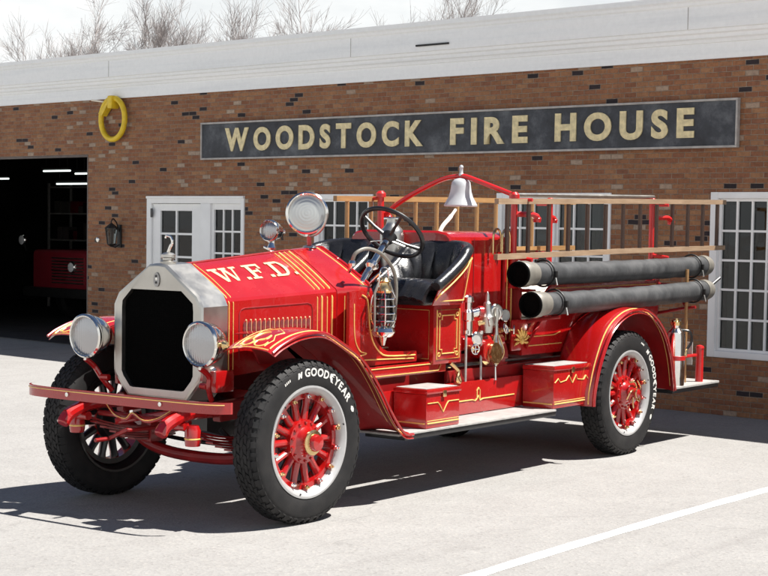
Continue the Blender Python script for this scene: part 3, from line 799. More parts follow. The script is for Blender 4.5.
# ---- bumper: long spring bar with curled ends and two brackets
mb = MB(); pts = smoothpath([(-.66, .865, .765), (-.72, .80, .765), (-.755, .66, .765), (-.77, .3, .765), (-.77, -.3, .765), (-.755, -.66, .765), (-.72, -.80, .765), (-.66, -.862, .765)], 8)
mb.loft([[(p.x - .009, p.y, p.z - .034), (p.x + .009, p.y, p.z - .034), (p.x + .009, p.y, p.z + .034), (p.x - .009, p.y, p.z + .034)] for p in pts], 'red')
q = [Vector((p.x - .0105, p.y, p.z + .020)) for p in pts[2:-4]]; stripe(mb, q, 'gold', .003)
bump_ = P('bumper', mb)
for s in (-1, 1):
    mb = MB(); mb.loft([[(x, s * y - .022, z - .03), (x, s * y + .022, z - .03), (x, s * y + .022, z + .03), (x, s * y - .022, z + .03)] for x, y, z in ((-.757, .40, .765), (-.66, .41, .75), (-.52, .42, .70), (-.34, .42, .69))], 'red')
    mb.lathe([(0, 0), (.014, 0), (.014, .008), (0, .012)], 'chrome', (-.778, s * .40, .765), (-1, 0, 0), 8)
    P('bumper_bracket', mb)
mb = MB(); mb.tube(smoothpath([(-.50, -.26, .70), (-.56, -.18, .64), (-.58, -.08, .62), (-.58, .02, .66), (-.58, .08, .62), (-.58, .18, .64), (-.56, .28, .71)]), .011, 'red', 8)
stripe(mb, [p + Vector((-.012, 0, .006)) for p in smoothpath([(-.50, -.26, .70), (-.56, -.18, .64), (-.58, -.08, .62), (-.58, .02, .66), (-.58, .08, .62), (-.58, .18, .64), (-.56, .28, .71)])], 'gold', .003)
mb.tube([(-.52, -.40, .63), (-.50, .40, .63)], .018, 'red_dark', 10)
mb.tube([(-.6, .16, .60), (-.3, -.1, .66)], .02, 'red', 10)
# starting crank
mb.tube(smoothpath([(-.38, 0, .56), (-.62, 0, .56), (-.64, .02, .56), (-.64, .16, .50), (-.66, .17, .495), (-.76, .17, .495)], 4), .013, 'red_dark', 8)
P('cross_brace', mb)
for s in (-1, 1):   # shock/shackle housings hanging from the horns
    mb = MB(); mb.lathe([(0, 0), (.045, .005), (.05, .03), (.05, .10), (.035, .13), (0, .13)], 'red', (-.60, s * .50, .50), (0, 0, 1), 18)
    mb.lathe([(.051, .045), (.053, .05), (.051, .055)], 'gold', (-.60, s * .50, .50), (0, 0, 1), 18, False); P('shackle', mb)

# ---- radiator
def octo(x, sc=1., dz=0., dy=0.):
    pts = [(.068, 1.590), (.345, 1.405), (.383, 1.30), (.383, .87), (.262, .740)]
    zc = 1.15
    L_ = [(y * sc + dy, zc + (z - zc) * sc + dz) for y, z in pts]
    ring = [(x, y, z) for y, z in L_] + [(x, -y, z) for y, z in L_[::-1]]
    return ring
op = [(.225, 1.425), (.303, 1.350), (.308, 1.30), (.308, .90), (.292, .868), (.235, .805), (.21, .800)]
def opring(x): return [(x, y, z) for y, z in op] + [(x, -y, z) for y, z in op[::-1]]
mb = MB()
# face: stitch outer octagon to opening
outer = [(.02, 1.592), (.075, 1.585), (.345, 1.400), (.383, 1.33), (.383, .90), (.375, .87), (.262, .742)]
o2 = [(y, z) for y, z in outer]
def ring(x, L_, g=0.): return [(x, y - g * (1 if y > .1 else .3), z - g * (.8 if z > 1.2 else -.8)) for y, z in L_] + [(x, -(y - g * (1 if y > .1 else .3)), z - g * (.8 if z > 1.2 else -.8)) for y, z in L_[::-1]]
rings = [ring(-.17, o2, -.006), ring(-.385, o2), ring(-.398, o2, .008), ring(-.402, o2, .02)]
mb.loft(rings, 'nickel', True, False)
fo = ring(-.402, o2, .02); fi = opring(-.398); fi2 = opring(-.36)
mb.loft([fo, fi, fi2], 'nickel', True, False)
sh = P('radiator_shell', mb, ang=25)
mb = MB(); mb.loft([opring(-.365), opring(-.30)], 'core')
core = P('radiator_core', mb)
mb = MB()
for k in range(61):
    y = -.30 + .01 * k
    zt = 1.425 if abs(y) < .22 else 1.425 - (abs(y) - .22) * .9; zb = .81 if abs(y) < .21 else .81 + (abs(y) - .21) * .9
    mb.box(y and -.368 or -.368, -.366, y - .0012, y + .0012, zb, zt, 'core')
for k in range(48):
    z = .82 + .0125 * k; hw = .30 if .9 < z < 1.34 else (.30 - max(0, (z - 1.34)) * 1.0 if z > 1 else .30 - (.9 - z) * .9)
    mb.box(-.3695, -.3675, -hw, hw, z, z + .0022, 'core')
obj('fins', mb, core)
mb = MB(); mb.lathe([(0, 0), (.018, .0), (.018, .004), (0, .005)], 'chrome', (-.4025, .0, 1.495), (-1, 0, 0), 20)
mb.loft([[(x, .025 * math.cos(a), 1.49 + .046 * math.sin(a)) for a in [2 * PI * k / 20 for k in range(20)]] for x in (-.4025, -.407)], 'alu')
for z in (1.472, 1.512): mb.lathe([(0, 0), (.008, 0), (.008, .003), (0, .003)], 'black', (-.4075, 0, z), (-1, 0, 0), 10)
obj('badge', mb, sh)
mb = MB(); mb.lathe([(0, 0), (.050, .0), (.052, .018), (.036, .028), (.036, .040), (.046, .046), (.046, .062), (.030, .072), (0, .078)], 'nickel', (-.30, .0, 1.585), (0, 0, 1), 24)
mb.tube(smoothpath([(-.30, 0, 1.66), (-.30, -.02, 1.70), (-.30, -.035, 1.725), (-.30, -.02, 1.758), (-.30, .015, 1.765), (-.30, .025, 1.75)]), [.010] * 10 + [.008] * 15 + [.006] * 6, 'chrome', 10)
mb.tube([(-.30, -.055, 1.63), (-.30, .055, 1.63)], .010, 'nickel', 8)
P('radiator_cap', mb)

# ---- hood
def hsec(x, zr, yc, zc, zb, n=6):
    L_ = [(0, zr), (.035, zr - .006)]
    for k in range(1, n + 1):
        t = k / n; L_.append((.035 + (yc - .03 - .035) * t, (zr - .006) + (zc + .012 - zr + .006) * t + .010 * math.sin(PI * t)))
    L_ += [(yc - .012, zc + .001), (yc - .002, zc - .018), (yc, zc - .05), (yc, zb)]
    return [(x, y, z) for y, z in L_[::-1]][:-1] + [(x, -y, z) for y, z in L_]
def H(x):
    t = (x + .17) / 1.07
    return 1.585 + .085 * t, .375 + .045 * t, 1.375 + .040 * t, .885 + .07 * t
mb = MB(); xs = [-.175, -.165, 0, .2, .4, .6, .8, .90]
rings = [hsec(x, *H(x)) for x in xs]
k_ = len(rings[0])
vs = [p for r in rings for p in r]; fcs = []
for a in range(len(rings) - 1):
    for b in range(k_ - 1): fcs.append((a * k_ + b, a * k_ + b + 1, (a + 1) * k_ + b + 1, (a + 1) * k_ + b))
mb.add(vs, fcs, 'red')
def slope(x, t, s=-1, h=.0):       # point on the near slope; t=0 ridge .. 1 crease
    zr, yc, zc, zb = H(x)
    y = .035 + (yc - .065) * t; z = (zr - .006) + (zc + .018 - zr) * t + .010 * math.sin(PI * t)
    return (x, s * y, z + h)
def hside(x, z, s=-1, h=.001): zr, yc, zc, zb = H(x); return (x, s * (yc + h), z)
for s in (-1, 1):
    # gold lines near the radiator and the four behind the letters
    for x in (-.145, -.105): stripe(mb, [slope(x, t / 8, s, .002) for t in range(9)] + [hside(x, z, s) for z in (1.35, 1.2, 1.05, .93)], 'gold', .0045 if x < -.12 else .003)
    for x, r in ((.70, .0035), (.745, .0065), (.80, .0035), (.85, .0065)): stripe(mb, [slope(x, t / 8, s, .002) for t in range(9)] + [hside(x, z, s) for z in (1.36, 1.2, 1.05, .97)], 'gold', r)
    # dark groove of the side panel
    g = [(-.05, 1.0), (-.05, 1.28), (-.035, 1.305), (0, 1.315), (.3, 1.322), (.60, 1.33), (.635, 1.32), (.65, 1.29), (.65, 1.0)]
    mb.tube([hside(x, z, s, 0) for x, z in g], .005, 'red_dark', 6)
    mb.tube([(x, s * .012, H(x)[0] + .001) for x in (-.165, .9)], .006, 'red_dark', 6)
hood = P('hood', mb, ang=22)
for s in (-1, 1):
    mb = MB()
    for k in range(15):
        x = -.005 + k * .0435
        y = H(x)[1]
        mb.loft([[(x - .006 + dx, s * (y + 0), z), (x + .012 + dx, s * (y + 0), z), (x + .004 + dx, s * (y + d), z)] for z, d, dx in ((1.235, .002, 0), (1.22, .018, 0), (1.10, .018, 0), (1.08, .002, 0))], 'red')
        mb.tube([(x + .004, s * (y + .019), 1.232), (x + .004, s * (y + .019), 1.10)], .0032, 'cream_gold', 6)
        mb.lathe([(0, .0), (.0065, .002), (.005, .008), (0, .010)], 'cream_gold', (x + .003, s * (y + .010), 1.238), (0, s, 0), 8)
    obj('louvre_row', mb, hood)
# W. F. D. in slab letters on the slope (u along the truck, v up the slope), near side
def quad(pts, h):
    V = pts
    def fn(px, py, t):
        x = px; tt = 1 - py; p = slope(x, tt, -1, .0015 + h + t); return p
    # subdivide across the slope so that the letters follow it
    (a, b, c, d) = [Vector((*p, 0)) for p in V]
    rows = []
    for i in range(5):
        t = i / 4; p = a.lerp(d, t); q = b.lerp(c, t); rows.append((p, q))
    vs = []; f_ = []
    for i, (p, q) in enumerate(rows):
        vs += [fn(p.x, p.y, .001), fn(q.x, q.y, .001)]
    for i in range(4): f_.append((2 * i, 2 * i + 1, 2 * i + 3, 2 * i + 2))
    mb.add(vs, f_, 'cream_gold')
hh = [0]
def S(*p): hh[0] += .00015; quad(p, hh[0])
def glyph(ch, x0, w, v0, v1):
    global mb
    mb = MB(); glyph_(ch, x0, w, v0, v1); obj('letter' if ch != '.' else 'full_stop', mb, hood, smooth=False)
def glyph_(ch, x0, w, v0, v1):
    dv = v1 - v0; sv = .13 * dv; st = w * .26
    f = lambda a, b: (x0 + a * w, v0 + b * dv)
    if ch == 'W':
        S(f(.04, .95), f(.19, .95), f(.37, 0), f(.25, 0)); S(f(.30, 0), f(.38, 0.08), f(.54, .95), f(.45, .95)) ; S(f(.45, .95), f(.58, .95), f(.75, 0), f(.64, 0)); S(f(.69, 0), f(.76, .08), f(.93, .95), f(.85, .95))
        S(f(-.06, .87), f(.30, .87), f(.30, 1), f(-.06, 1)); S(f(.37, .87), f(.66, .87), f(.66, 1), f(.37, 1)); S(f(.78, .87), f(1.04, .87), f(1.04, 1), f(.78, 1))
    if ch == 'F':
        S(f(.15, .05), f(.38, .05), f(.38, .95), f(.15, .95)); S(f(0, .0), f(.54, .0), f(.54, .11), f(0, .11)); S(f(0, .88), f(1, .86), f(1, 1), f(0, 1))
        S(f(.86, .64), f(1, .64), f(1, .88), f(.86, .88)); S(f(.4, .44), f(.72, .44), f(.72, .57), f(.4, .57)); S(f(.68, .34), f(.78, .34), f(.78, .67), f(.68, .67))
    if ch == 'D':
        S(f(.13, .05), f(.34, .05), f(.34, .95), f(.13, .95)); S(f(0, 0), f(.62, 0), f(.62, .12), f(0, .12)); S(f(0, .88), f(.62, .86), f(.62, 1), f(0, 1))
        n = 10
        for k in range(n):
            a0, a1 = -PI / 2 + PI * k / n, -PI / 2 + PI * (k + 1) / n
            g_ = lambda a, r, ri: f(.58 + math.cos(a) * r, .5 + math.sin(a) * ri)
            S(g_(a0, .21, .38), g_(a0, .40, .5), g_(a1, .40, .5), g_(a1, .21, .38))
    if ch == '.': S(f(0, 0), f(1, 0), f(1, .16), f(0, .16))
glyph('W', -.055, .235, .36, .76); glyph('.', .20, .035, .36, .76); glyph('F', .255, .150, .36, .76); glyph('.', .43, .035, .36, .76); glyph('D', .485, .160, .36, .76); glyph('.', .67, .03, .36, .76)

# ---- cowl
mb = MB(); rings = [hsec(x, zr, yc, zc, zb) for x, zr, yc, zc, zb in ((.90, 1.673, .424, 1.418, .93), (.93, 1.678, .432, 1.422, .93), (1.08, 1.69, .475, 1.425, .93), (1.20, 1.695, .495, 1.42, .93), (1.215, 1.68, .49, 1.41, .93))]
mb.loft(rings, 'red', True, True)
def cs(x, s, t): # cowl slope
    u = (x - .9) / .3; yc = .424 + .07 * u; zr = 1.673 + .02 * u; zc = 1.42
    return (x, s * (.035 + (yc - .065) * t), zr - .006 + (zc + .02 - zr) * t + .010 * math.sin(PI * t))
for s in (-1, 1):
    stripe(mb, [cs(1.16, s, t / 8) for t in range(9)] + [(1.16, s * .492, 1.38), (1.16, s * .492, 1.0)], 'gold', .006)
    stripe(mb, [(.96, s * .440, z) for z in (1.37, 1.2, 1.0)], 'gold', .004)
mb.tube([cs(1.215, -1, t / 8) for t in range(8, -1, -1)] + [cs(1.215, 1, t / 8) for t in range(9)], .012, 'red', 8)
P('cowl', mb, ang=25)
mb = MB(); mb.prism([(-.42, 1.22), (.42, 1.22), (.42, 1.42), (.30, 1.50), (-.30, 1.50), (-.42, 1.42)], 1.217, 1.235, 'black', .004, 'YZ')
for y in (-.25, -.08, .1, .27): mb.lathe([(0, 0), (.045, 0), (.045, .012), (.036, .016), (0, .016)], 'chrome', (1.236, y, 1.40), (1, 0, 0), 20)
P('dashboard', mb)
# body sides: panel with the swooping cut-out, floor and sill
for s in (-1, 1):
    mb = MB(); c1 = [(1.05, 1.41), (1.12, 1.38), (1.145, 1.30), (1.16, 1.18), (1.20, 1.08), (1.28, 1.005), (1.38, .975), (1.70, .965)]
    top = [(p.x, p.y) for p in [Vector(v) for v in smoothpath([(x, z, 0) for x, z in c1], 4)]]
    poly = [(.90, .93), (.90, 1.40)] + top + [(1.70, .90), (1.70, .885), (.95, .885)]
    mb.prism(poly, s * .50, s * .525 if s > 0 else -.525, 'red', .004)
    y = s * .527
    stripe(mb, [(x - .025, y, z - .03) for x, z in top[1:]] , 'gold', .006)
    stripe(mb, [(.97, y, .935), (1.66, y, .912)], 'gold', .005)
    stripe(mb, smoothpath([(.955, y, 1.32), (.965, y, 1.1), (1.02, y, 1.0), (1.10, y, .975), (1.02, y, .96), (.97, y, .935)]), 'gold', .004)
    P('body_side', mb)
mb = MB(); mb.box(1.0, 2.4, -.50, .50, .90, .935, 'red_dark', .005); mb.box(1.22, 1.75, -.44, .44, .937, .95, 'black', .004)
for y in (-.42, -.30): mb.box(1.36, 1.46, y - .03, y + .03, .985, 1.0, 'chrome', .004); mb.tube([(1.41, y, .99), (1.33, y, .93)], .008, 'iron')
P('floor', mb)
# gear and brake levers
mb = MB(); mb.tube([(1.55, -.02, .95), (1.62, -.02, 1.45)], [.012, .009], 'chrome'); mb.lathe([(0, 0), (.02, .008), (.024, .025), (.012, .045), (0, .048)], 'black', (1.62, -.02, 1.44)); mb.tube([(1.62, .06, .95), (1.60, .06, 1.40)], [.012, .01], 'chrome')
P('gear_lever', mb)
# frame valance under the body with gold lines, and splash apron above the running board
for s in (-1, 1):
    mb = MB(); y0, y1 = (-.575, -.545) if s < 0 else (.545, .575)
    mb.box(1.02, 2.0, y0, y1, .80, .882, 'red', .005); stripe(mb, [(1.06, s * .577, .866), (1.93, s * .577, .866), (1.90, s * .577, .815), (1.10, s * .577, .815)], 'gold', .004, True)
    mb.box(2.02, 3.35, y0 + .01, y1 - .01, .82, .845, 'black', .004); mb.box(2.02, 3.35, y0, y1, .69, .80, 'red_dark', .005)
    P('frame_valance', mb)
    mb = MB(); y0, y1 = (-.625, -.605) if s < 0 else (.605, .625)
    mb.box(.98, 3.42, y0, y1, .475, .715, 'red', .006)
    yy = s * .627
    stripe(mb, [(1.95, yy, .575), (2.28, yy, .575), (2.32, yy, .565), (2.36, yy, .60), (2.38, yy, .565), (2.42, yy, .575), (2.86, yy, .575)], 'gold', .005)
    stripe(mb, [(2.34, yy, .575), (2.34, yy, .64), (2.36, yy, .66), (2.38, yy, .64), (2.38, yy, .575)], 'gold', .005)
    P('splash_apron', mb)
    mb = MB(); a_, b_ = sorted((s * .60, s * .93))
    mb.box(.93, 2.985, a_, b_, .455, .470, 'alu', .003); mb.box(1.0, 2.98, a_, b_, .422, .452, 'black', .004)
    P('running_board', mb)

# ---- fenders
def arcpath(pts, n=5): return [(p.x, p.y) for p in [Vector(q) for q in smoothpath([(x, z, 0) for x, z in pts], n)]]
FF = arcpath([(-.415, 1.078), (-.335, 1.118), (-.19, 1.163), (-.03, 1.180), (.10, 1.164), (.27, 1.09), (.46, .985), (.635, .81), (.80, .60), (.93, .475), (1.04, .455)], 5)
def fender(path, yo, yi, s, crown, name, m='red', inner_drop=.0, extra=None):
    rows = []
    L = len(path)
    for i, (x, z) in enumerate(path):
        x0, z0 = path[max(i - 1, 0)]; x1, z1 = path[min(i + 1, L - 1)]; d = Vector((x1 - x0, z1 - z0)).normalized(); nx, nz = -d.y, d.x
        if nz < 0 and abs(nz) > .5: nx, nz = -nx, -nz
        r = []
        for k in range(9):
            t = k / 8; c = crown * (math.sin(PI * t) ** .8)
            lip = -.022 if k == 0 else 0
            r.append((x + nx * (c + lip), s * (yo + (yi - yo) * t), z + nz * (c + lip)))
        rows.append(r)
    mb = MB(); mb.sheet(rows if s > 0 else [r[::-1] for r in rows], .006, 'red_dark', m)
    return mb, rows
for s in (-1, 1):
    mb, rows = fender(FF, .975, .60, s, .028, 'front_fender')
    mb.tube([Vector(r[1]) + Vector((0, s * .044, -.004)) for r in rows], .010, 'red', 8)
    stripe(mb, [Vector(r[1]) + Vector((0, 0, .004)) for r in rows[2:-3]], 'gold', .0055); stripe(mb, [Vector(r[2]) + Vector((0, 0, .003)) for r in rows[4:-8]], 'gold', .003)
    stripe(mb, [Vector(rows[1][k]) + Vector((0, 0, .004)) for k in range(1, 8)], 'gold', .006)
    stripe(mb, [Vector(r[7]) + Vector((0, 0, .004)) for r in rows[2:20]], 'gold', .004)
    def fp(i, k): i0 = int(i); k0 = min(7, int(k)); a = Vector(rows[i0][k0]).lerp(Vector(rows[i0 + 1][k0]), i - i0); b2 = Vector(rows[i0][k0 + 1]).lerp(Vector(rows[i0 + 1][k0 + 1]), i - i0); return a.lerp(b2, k - k0) + Vector((0, 0, .006))
    for cx_, kk, rr in ((4, 3, 1), (4, 5.2, 1), (7, 4.1, 1.2)):
        stripe(mb, [fp(cx_ + 2.0 * rr * math.cos(a), kk + .9 * rr * math.sin(a)) for a in [PI * 1.6 * k / 14 for k in range(15)]], 'gold', .006)
    stripe(mb, [fp(2.5, 2), fp(6, 1.8), fp(8, 2.6), fp(10, 2.2), fp(12, 4.1), fp(10, 6), fp(8, 5.6), fp(6, 6.4), fp(2.5, 6.2)], 'gold', .004)
    f_ = P('front_fender', mb, ang=40)
    mb = MB()  # inner skirt down to the frame
    sk = [(x, z) for x, z in FF if -.25 < x < .95]; poly = sk + [(.93, .50), (.80, .62), (-.1, .75), (-.20, 1.0)]
    poly = [(x, z - .004) for x, z in sk] + [(1.0, .60), (.62, .70), (.35, .95), (-.1, .98)]
    mb.prism(poly, *(sorted((s * .585, s * .60))), 'red_dark')
    mb.sheet([[(x, s * .60, z - .002), (x, s * .44, z - .01)] for x, z in FF if -.18 < x < .72][::(1 if s > 0 else -1)], .005, 'red')
    P('fender_skirt', mb)
rfo = arcpath([(3.475, .455), (3.49, .585), (3.575, .80), (3.74, 1.03), (3.97, 1.150), (4.22, 1.180), (4.46, 1.12), (4.67, .962), (4.80, .74), (4.87, .48)], 5)
for s in (-1, 1):
    mb, rows = fender(rfo, .985, .62, s, .030, 'rear_fender')
    mb.tube([Vector(r[1]) + Vector((0, s * .045, 0)) for r in rows], .010, 'red', 8)
    def off(r, k, d):
        v = Vector(r[k]); c = Vector((4.17, v.y, .45)); return v + (v - c).normalized() * d
    stripe(mb, [off(r, 1, .004) for r in rows[1:-1]], 'gold', .006); stripe(mb, [off(r, 2, .003) for r in rows[3:-3]], 'gold', .003)
    P('rear_fender', mb, ang=40)
    mb = MB(); poly = [(x, z - .004) for x, z in rfo] + [(4.70, .60), (4.55, .90), (4.35, 1.03), (4.1, 1.05), (3.88, .98), (3.7, .80), (3.60, .60)]
    mb.prism(poly, *(sorted((s * .60, s * .615))), 'red_dark'); P('fender_skirt', mb)

# ---- running board tool boxes
def toolbox(x0, x1, s, z1, name='tool_box'):
    y0, y1 = sorted((s * .91, s * .635)); z0 = .472
    mb = MB(); mb.box(x0, x1, y0, y1, z0, z1 - .035, 'red', .006)
    yo = s * .912; w = x1 - x0
    stripe(mb, [(x0 + .01, yo, z0 + .035), (x1 - .01, yo, z0 + .035)], 'gold', .0055); stripe(mb, [(x0 - .002, y0 + .01, z0 + .035), (x0 - .002, y1 - .01, z0 + .035)], 'gold', .0055)
    stripe(mb, [(x0 + .01, yo, z0 + .052), (x1 - .01, yo, z0 + .052)], 'gold', .0025)
    zt = z1 - .095
    if w < .45: pat = [(.03, 0), (.34, 0), (.40, -.02), (.5, -.07), (.60, -.02), (.66, 0), (.97, 0)]
    else: pat = [(.03, -.03), (.12, 0), (.18, -.03), (.34, -.02), (.42, .015), (.52, -.045), (.62, .015), (.66, -.02), (.84, -.03), (.9, 0), (.97, -.03)]
    stripe(mb, [(x0 + a * w, yo, zt + b) for a, b in pat], 'gold', .0038)
    b = P(name, mb)
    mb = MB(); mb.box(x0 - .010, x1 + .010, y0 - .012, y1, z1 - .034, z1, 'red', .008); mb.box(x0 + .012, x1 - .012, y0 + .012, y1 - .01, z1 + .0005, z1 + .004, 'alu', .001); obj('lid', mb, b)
    mb = MB(); mb.box(x0 + w / 2 - .02, x0 + w / 2 + .02, s * .923 - .003, s * .923 + .003, z1 - .06, z1 - .015, 'brass', .002); obj('latch', mb, b)
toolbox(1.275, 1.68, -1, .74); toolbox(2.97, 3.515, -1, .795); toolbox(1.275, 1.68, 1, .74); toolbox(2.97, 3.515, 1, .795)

# ---- seat box and seats
mb = MB(); mb.box(1.80, 2.16, -.60, .60, .86, 1.285, 'red', .008)
for s in (-1, 1):
    y = s * .603
    def fr(i, m_, r): return [(1.80 + i, y, .86 + i), (2.16 - i, y, .86 + i), (2.16 - i, y, 1.285 - i), (1.80 + i, y, 1.285 - i)]
    stripe(mb, fr(.035, 0, 0), 'gold', .005, True)
    a, b, c, d = 1.87, 2.09, .935, 1.21; k = .03
    stripe(mb, [(a + k, y, c), (b - k, y, c), (b - k, y, c + k), (b, y, c + k), (b, y, d - k), (b - k, y, d - k), (b - k, y, d), (a + k, y, d), (a + k, y, d - k), (a, y, d - k), (a, y, c + k), (a + k, y, c + k)], 'gold', .0045, True)
    for (px, pz) in ((a - .005, c - .005), (b + .005, c - .005), (a - .005, d + .005), (b + .005, d + .005)):
        stripe(mb, [(px + .014 * math.cos(t), y, pz + .014 * math.sin(t)) for t in [2 * PI * q / 10 for q in range(10)]], 'gold', .004, True)
stripe(mb, [(1.797, -.56, .90), (1.797, -.05, .90), (1.797, -.05, 1.25), (1.797, -.56, 1.25)], 'gold', .003, True)
P('seat_box', mb)
for s in (-1, 1):
    yc = s * .43; W = .240
    mb = MB()
    # cushion: pleated, rolled front
    nx, ny = 14, 24; rows = []
    for i in range(nx + 1):
        t = i / nx; x = 1.60 + .46 * t; r = []
        for j in range(ny + 1):
            u = j / ny; y = yc - W + .02 + (2 * W - .04) * u
            z = 1.395 + .03 * math.sin(PI * u) ** .5 - .10 * (1 - min(1, t * 5)) ** 2 + .008 * abs(math.cos(u * PI * 6)) - .02 * t
            r.append((x, y, z))
        rows.append(r)
    mb.sheet([r[::-1] for r in rows], .05, 'leather'); mb.box(1.61, 2.08, yc - W + .025, yc + W - .025, 1.288, 1.36, 'leather', .03, seg=3)
    cu = P('seat_cushion', mb, ang=50)
    # wrap-around back
    n = 88; path = []
    for i in range(n + 1):
        t = -1 + 2 * i / n          # -1 near arm front .. +1 far arm front
        a = abs(t)
        if a > .52:
            q = (a - .52) / .48; x = 2.0 - .33 * q; y = (W + .0)
        else:
            ph = a / .52 * PI / 2; x = 1.98 + .19 * math.cos(ph) + .02; y = W * math.sin(ph) ** .8
            q = 0
        zt = 1.735 - (.20 * (max(0, a - .40) / .60) ** 1.0) - .04 * (1 if q > .9 else 0)
        zt = 1.712 - .045 * min(1, a / .45) ** 2 - .235 * max(0, (a - .45) / .55) ** .75
        path.append((x, yc + (-y if t < 0 else y), zt, a))
    inner = []; outer_ = []
    for i, (x, y, zt, a) in enumerate(path):
        px = path[max(0, i - 1)]; nx_ = path[min(n, i + 1)]
        tx, ty = nx_[0] - px[0], nx_[1] - px[1]; l = math.hypot(tx, ty) or 1; ox, oy = -ty / l, tx / l
        # outward normal points away from seat centre
        if (x - 1.85) * ox + (y - yc) * oy < 0: ox, oy = -ox, -oy
        pl = .030 * abs(math.sin(i * PI / 8)) ** .6; 
        ri = []; ro = []
        for k in range(8):
            f = k / 7; z = 1.37 + (zt - 1.37) * f; lean = .055 * f
            bul = .035 * math.sin(PI * min(1, f * 1.05)) ** .7
            ri.append((x + ox * (lean - .045 - bul * .5 - pl * math.sin(PI * f)), y + oy * (lean - .045 - bul * .5 - pl * math.sin(PI * f)), z))
            ro.append((x + ox * (lean + .004), y + oy * (lean + .004), 1.29 + (zt - .035 - 1.29) * f))
        inner.append(ri); outer_.append(ro)
    mb = MB(); mb.sheet(inner, .02, 'leather')
    rim_ = []
    for i, (x, y, zt, a) in enumerate(path):
        ro = outer_[i][-1]; ri = inner[i][-1]; rim_.append(((ro[0] + ri[0]) / 2, (ro[1] + ri[1]) / 2, zt - .006))
    mb.tube(rim_, [.032] + [.043] * (n - 1) + [.032], 'leather', 12)
    P('seat_back', mb, ang=55)
    mb = MB(); mb.sheet(outer_, .008, 'red')
    sd = -1 if s < 0 else 1
    idx = [i for i, (x, y, zt, a) in enumerate(path) if (y - yc) * sd > W * .5]
    if s > 0: idx = idx[::-1]
    dn = Vector((0, sd * .006, 0))
    lo = [Vector(outer_[i][0]) + dn + Vector((0, 0, .03)) for i in idx[:-6]]; hi = [Vector(outer_[i][7]) + dn + Vector((0, 0, -.030)) for i in idx[:-6]]
    stripe(mb, lo[1:] + hi[1:][::-1], 'gold', .0055, True)
    P('seat_shell', mb, ang=50)

# ---- steering
C0 = Vector((1.55, -.40, 1.80)); ax = Vector((.707, 0, .707)).normalized()
mb = MB(); u = Vector((0, 1, 0)); v = ax.cross(u).normalized(); RW = .238
mb.tube([C0 + (u * math.cos(a) + v * math.sin(a)) * RW for a in [2 * PI * k / 48 for k in range(48)]], .0165, 'black', 10, True)
for k in range(4):
    a = PI / 4 + PI / 2 * k; dd = u * math.cos(a) + v * math.sin(a)
    mb.tube([C0 - ax * .05 + dd * .03, C0 - ax * .03 + dd * .13, C0 + dd * RW * .97], [.016, .012, .013], 'black', 8)
mb.lathe([(0, -.10), (.035, -.09), (.055, -.05), (.055, -.03), (.03, -.015), (0, -.01)], 'black', C0, ax, 20)
P('steering_wheel', mb)
mb = MB(); mb.tube([C0 - ax * .06, C0 - ax * .62, C0 - ax * .62 + Vector((-.12, 0, -.3))], .026, 'chrome', 14); mb.lathe([(.026, -.30), (.045, -.31), (.045, -.34), (.026, -.36)], 'chrome', C0, ax, 16)
mb.tube([C0 - ax * .08 + u * .02, C0 - ax * .06 + u * .14 - v * .03, C0 - ax * .055 + u * .17 - v * .04], [.007, .006, .012], 'chrome', 8); mb.tube([C0 - ax * .08 - u * .02, C0 - ax * .06 - u * .10 - v * .08], [.007, .010], 'chrome', 8)
P('steering_column', mb)

# ---- grab handle and dash fittings
mb = MB(); mb.tube(smoothpath([(1.0, -.47, 1.60), (1.0, -.50, 1.66), (1.09, -.53, 1.69), (1.22, -.56, 1.65), (1.34, -.57, 1.54), (1.375, -.57, 1.42), (1.375, -.56, 1.27), (1.36, -.545, 1.16)], 6), .013, 'sleeve', 10)
mb.lathe([(0, -.02), (.022, -.02), (.026, 0), (.018, .02), (0, .025)], 'chrome', (1.0, -.47, 1.59)); mb.lathe([(0, -.02), (.025, -.015), (.028, 0), (.018, .03), (0, .03)], 'chrome', (1.36, -.545, 1.16)); mb.tube([(1.0, -.47, 1.6), (1.03, -.42, 1.53)], .012, 'chrome')
P('grab_handle', mb)

# ---- lights
def lamp(name, c, d, r, depth, lensm, stand=None, mshell='chrome', red_edge=False):
    c = Vector(c); d = Vector(d).normalized()
    mb = MB()
    mb.lathe([(0, -depth), (r * .25, -depth * .97), (r * .62, -depth * .78), (r * .88, -depth * .45), (r * .97, -depth * .12), (r * 1.0, 0), (r * 1.03, .005), (r * 1.03, .025), (r * .95, .034), (r * .90, .030), (r * .90, .012)], mshell, c, d, 40, False)
    o = P(name, mb, ang=40)
    me = MB(); me.lathe([(0, .030), (r * .35, .028), (r * .7, .022), (r * .91, .012), (r * .91, .008), (0, .008)], lensm, (0, 0, 0), (0, 0, 1), 36)
    lens = bpy.data.objects.new('lens', me.mesh('lens', 40)); COL.objects.link(lens); lens.parent = o
    lens.location = c - WORLD[o]; lens.rotation_euler = d.to_track_quat('Z', 'Y').to_euler()
    mb = MB(); mb.tube([c + d * (r * .0 + .018) + Vector((0, 0, -r * 1.02)), c + d * .018 + Vector((0, 0, -r * 1.12))], .012, mshell)
    if stand: stand(mb, c, d)
    obj('bracket', mb, o)
    return o, c, d
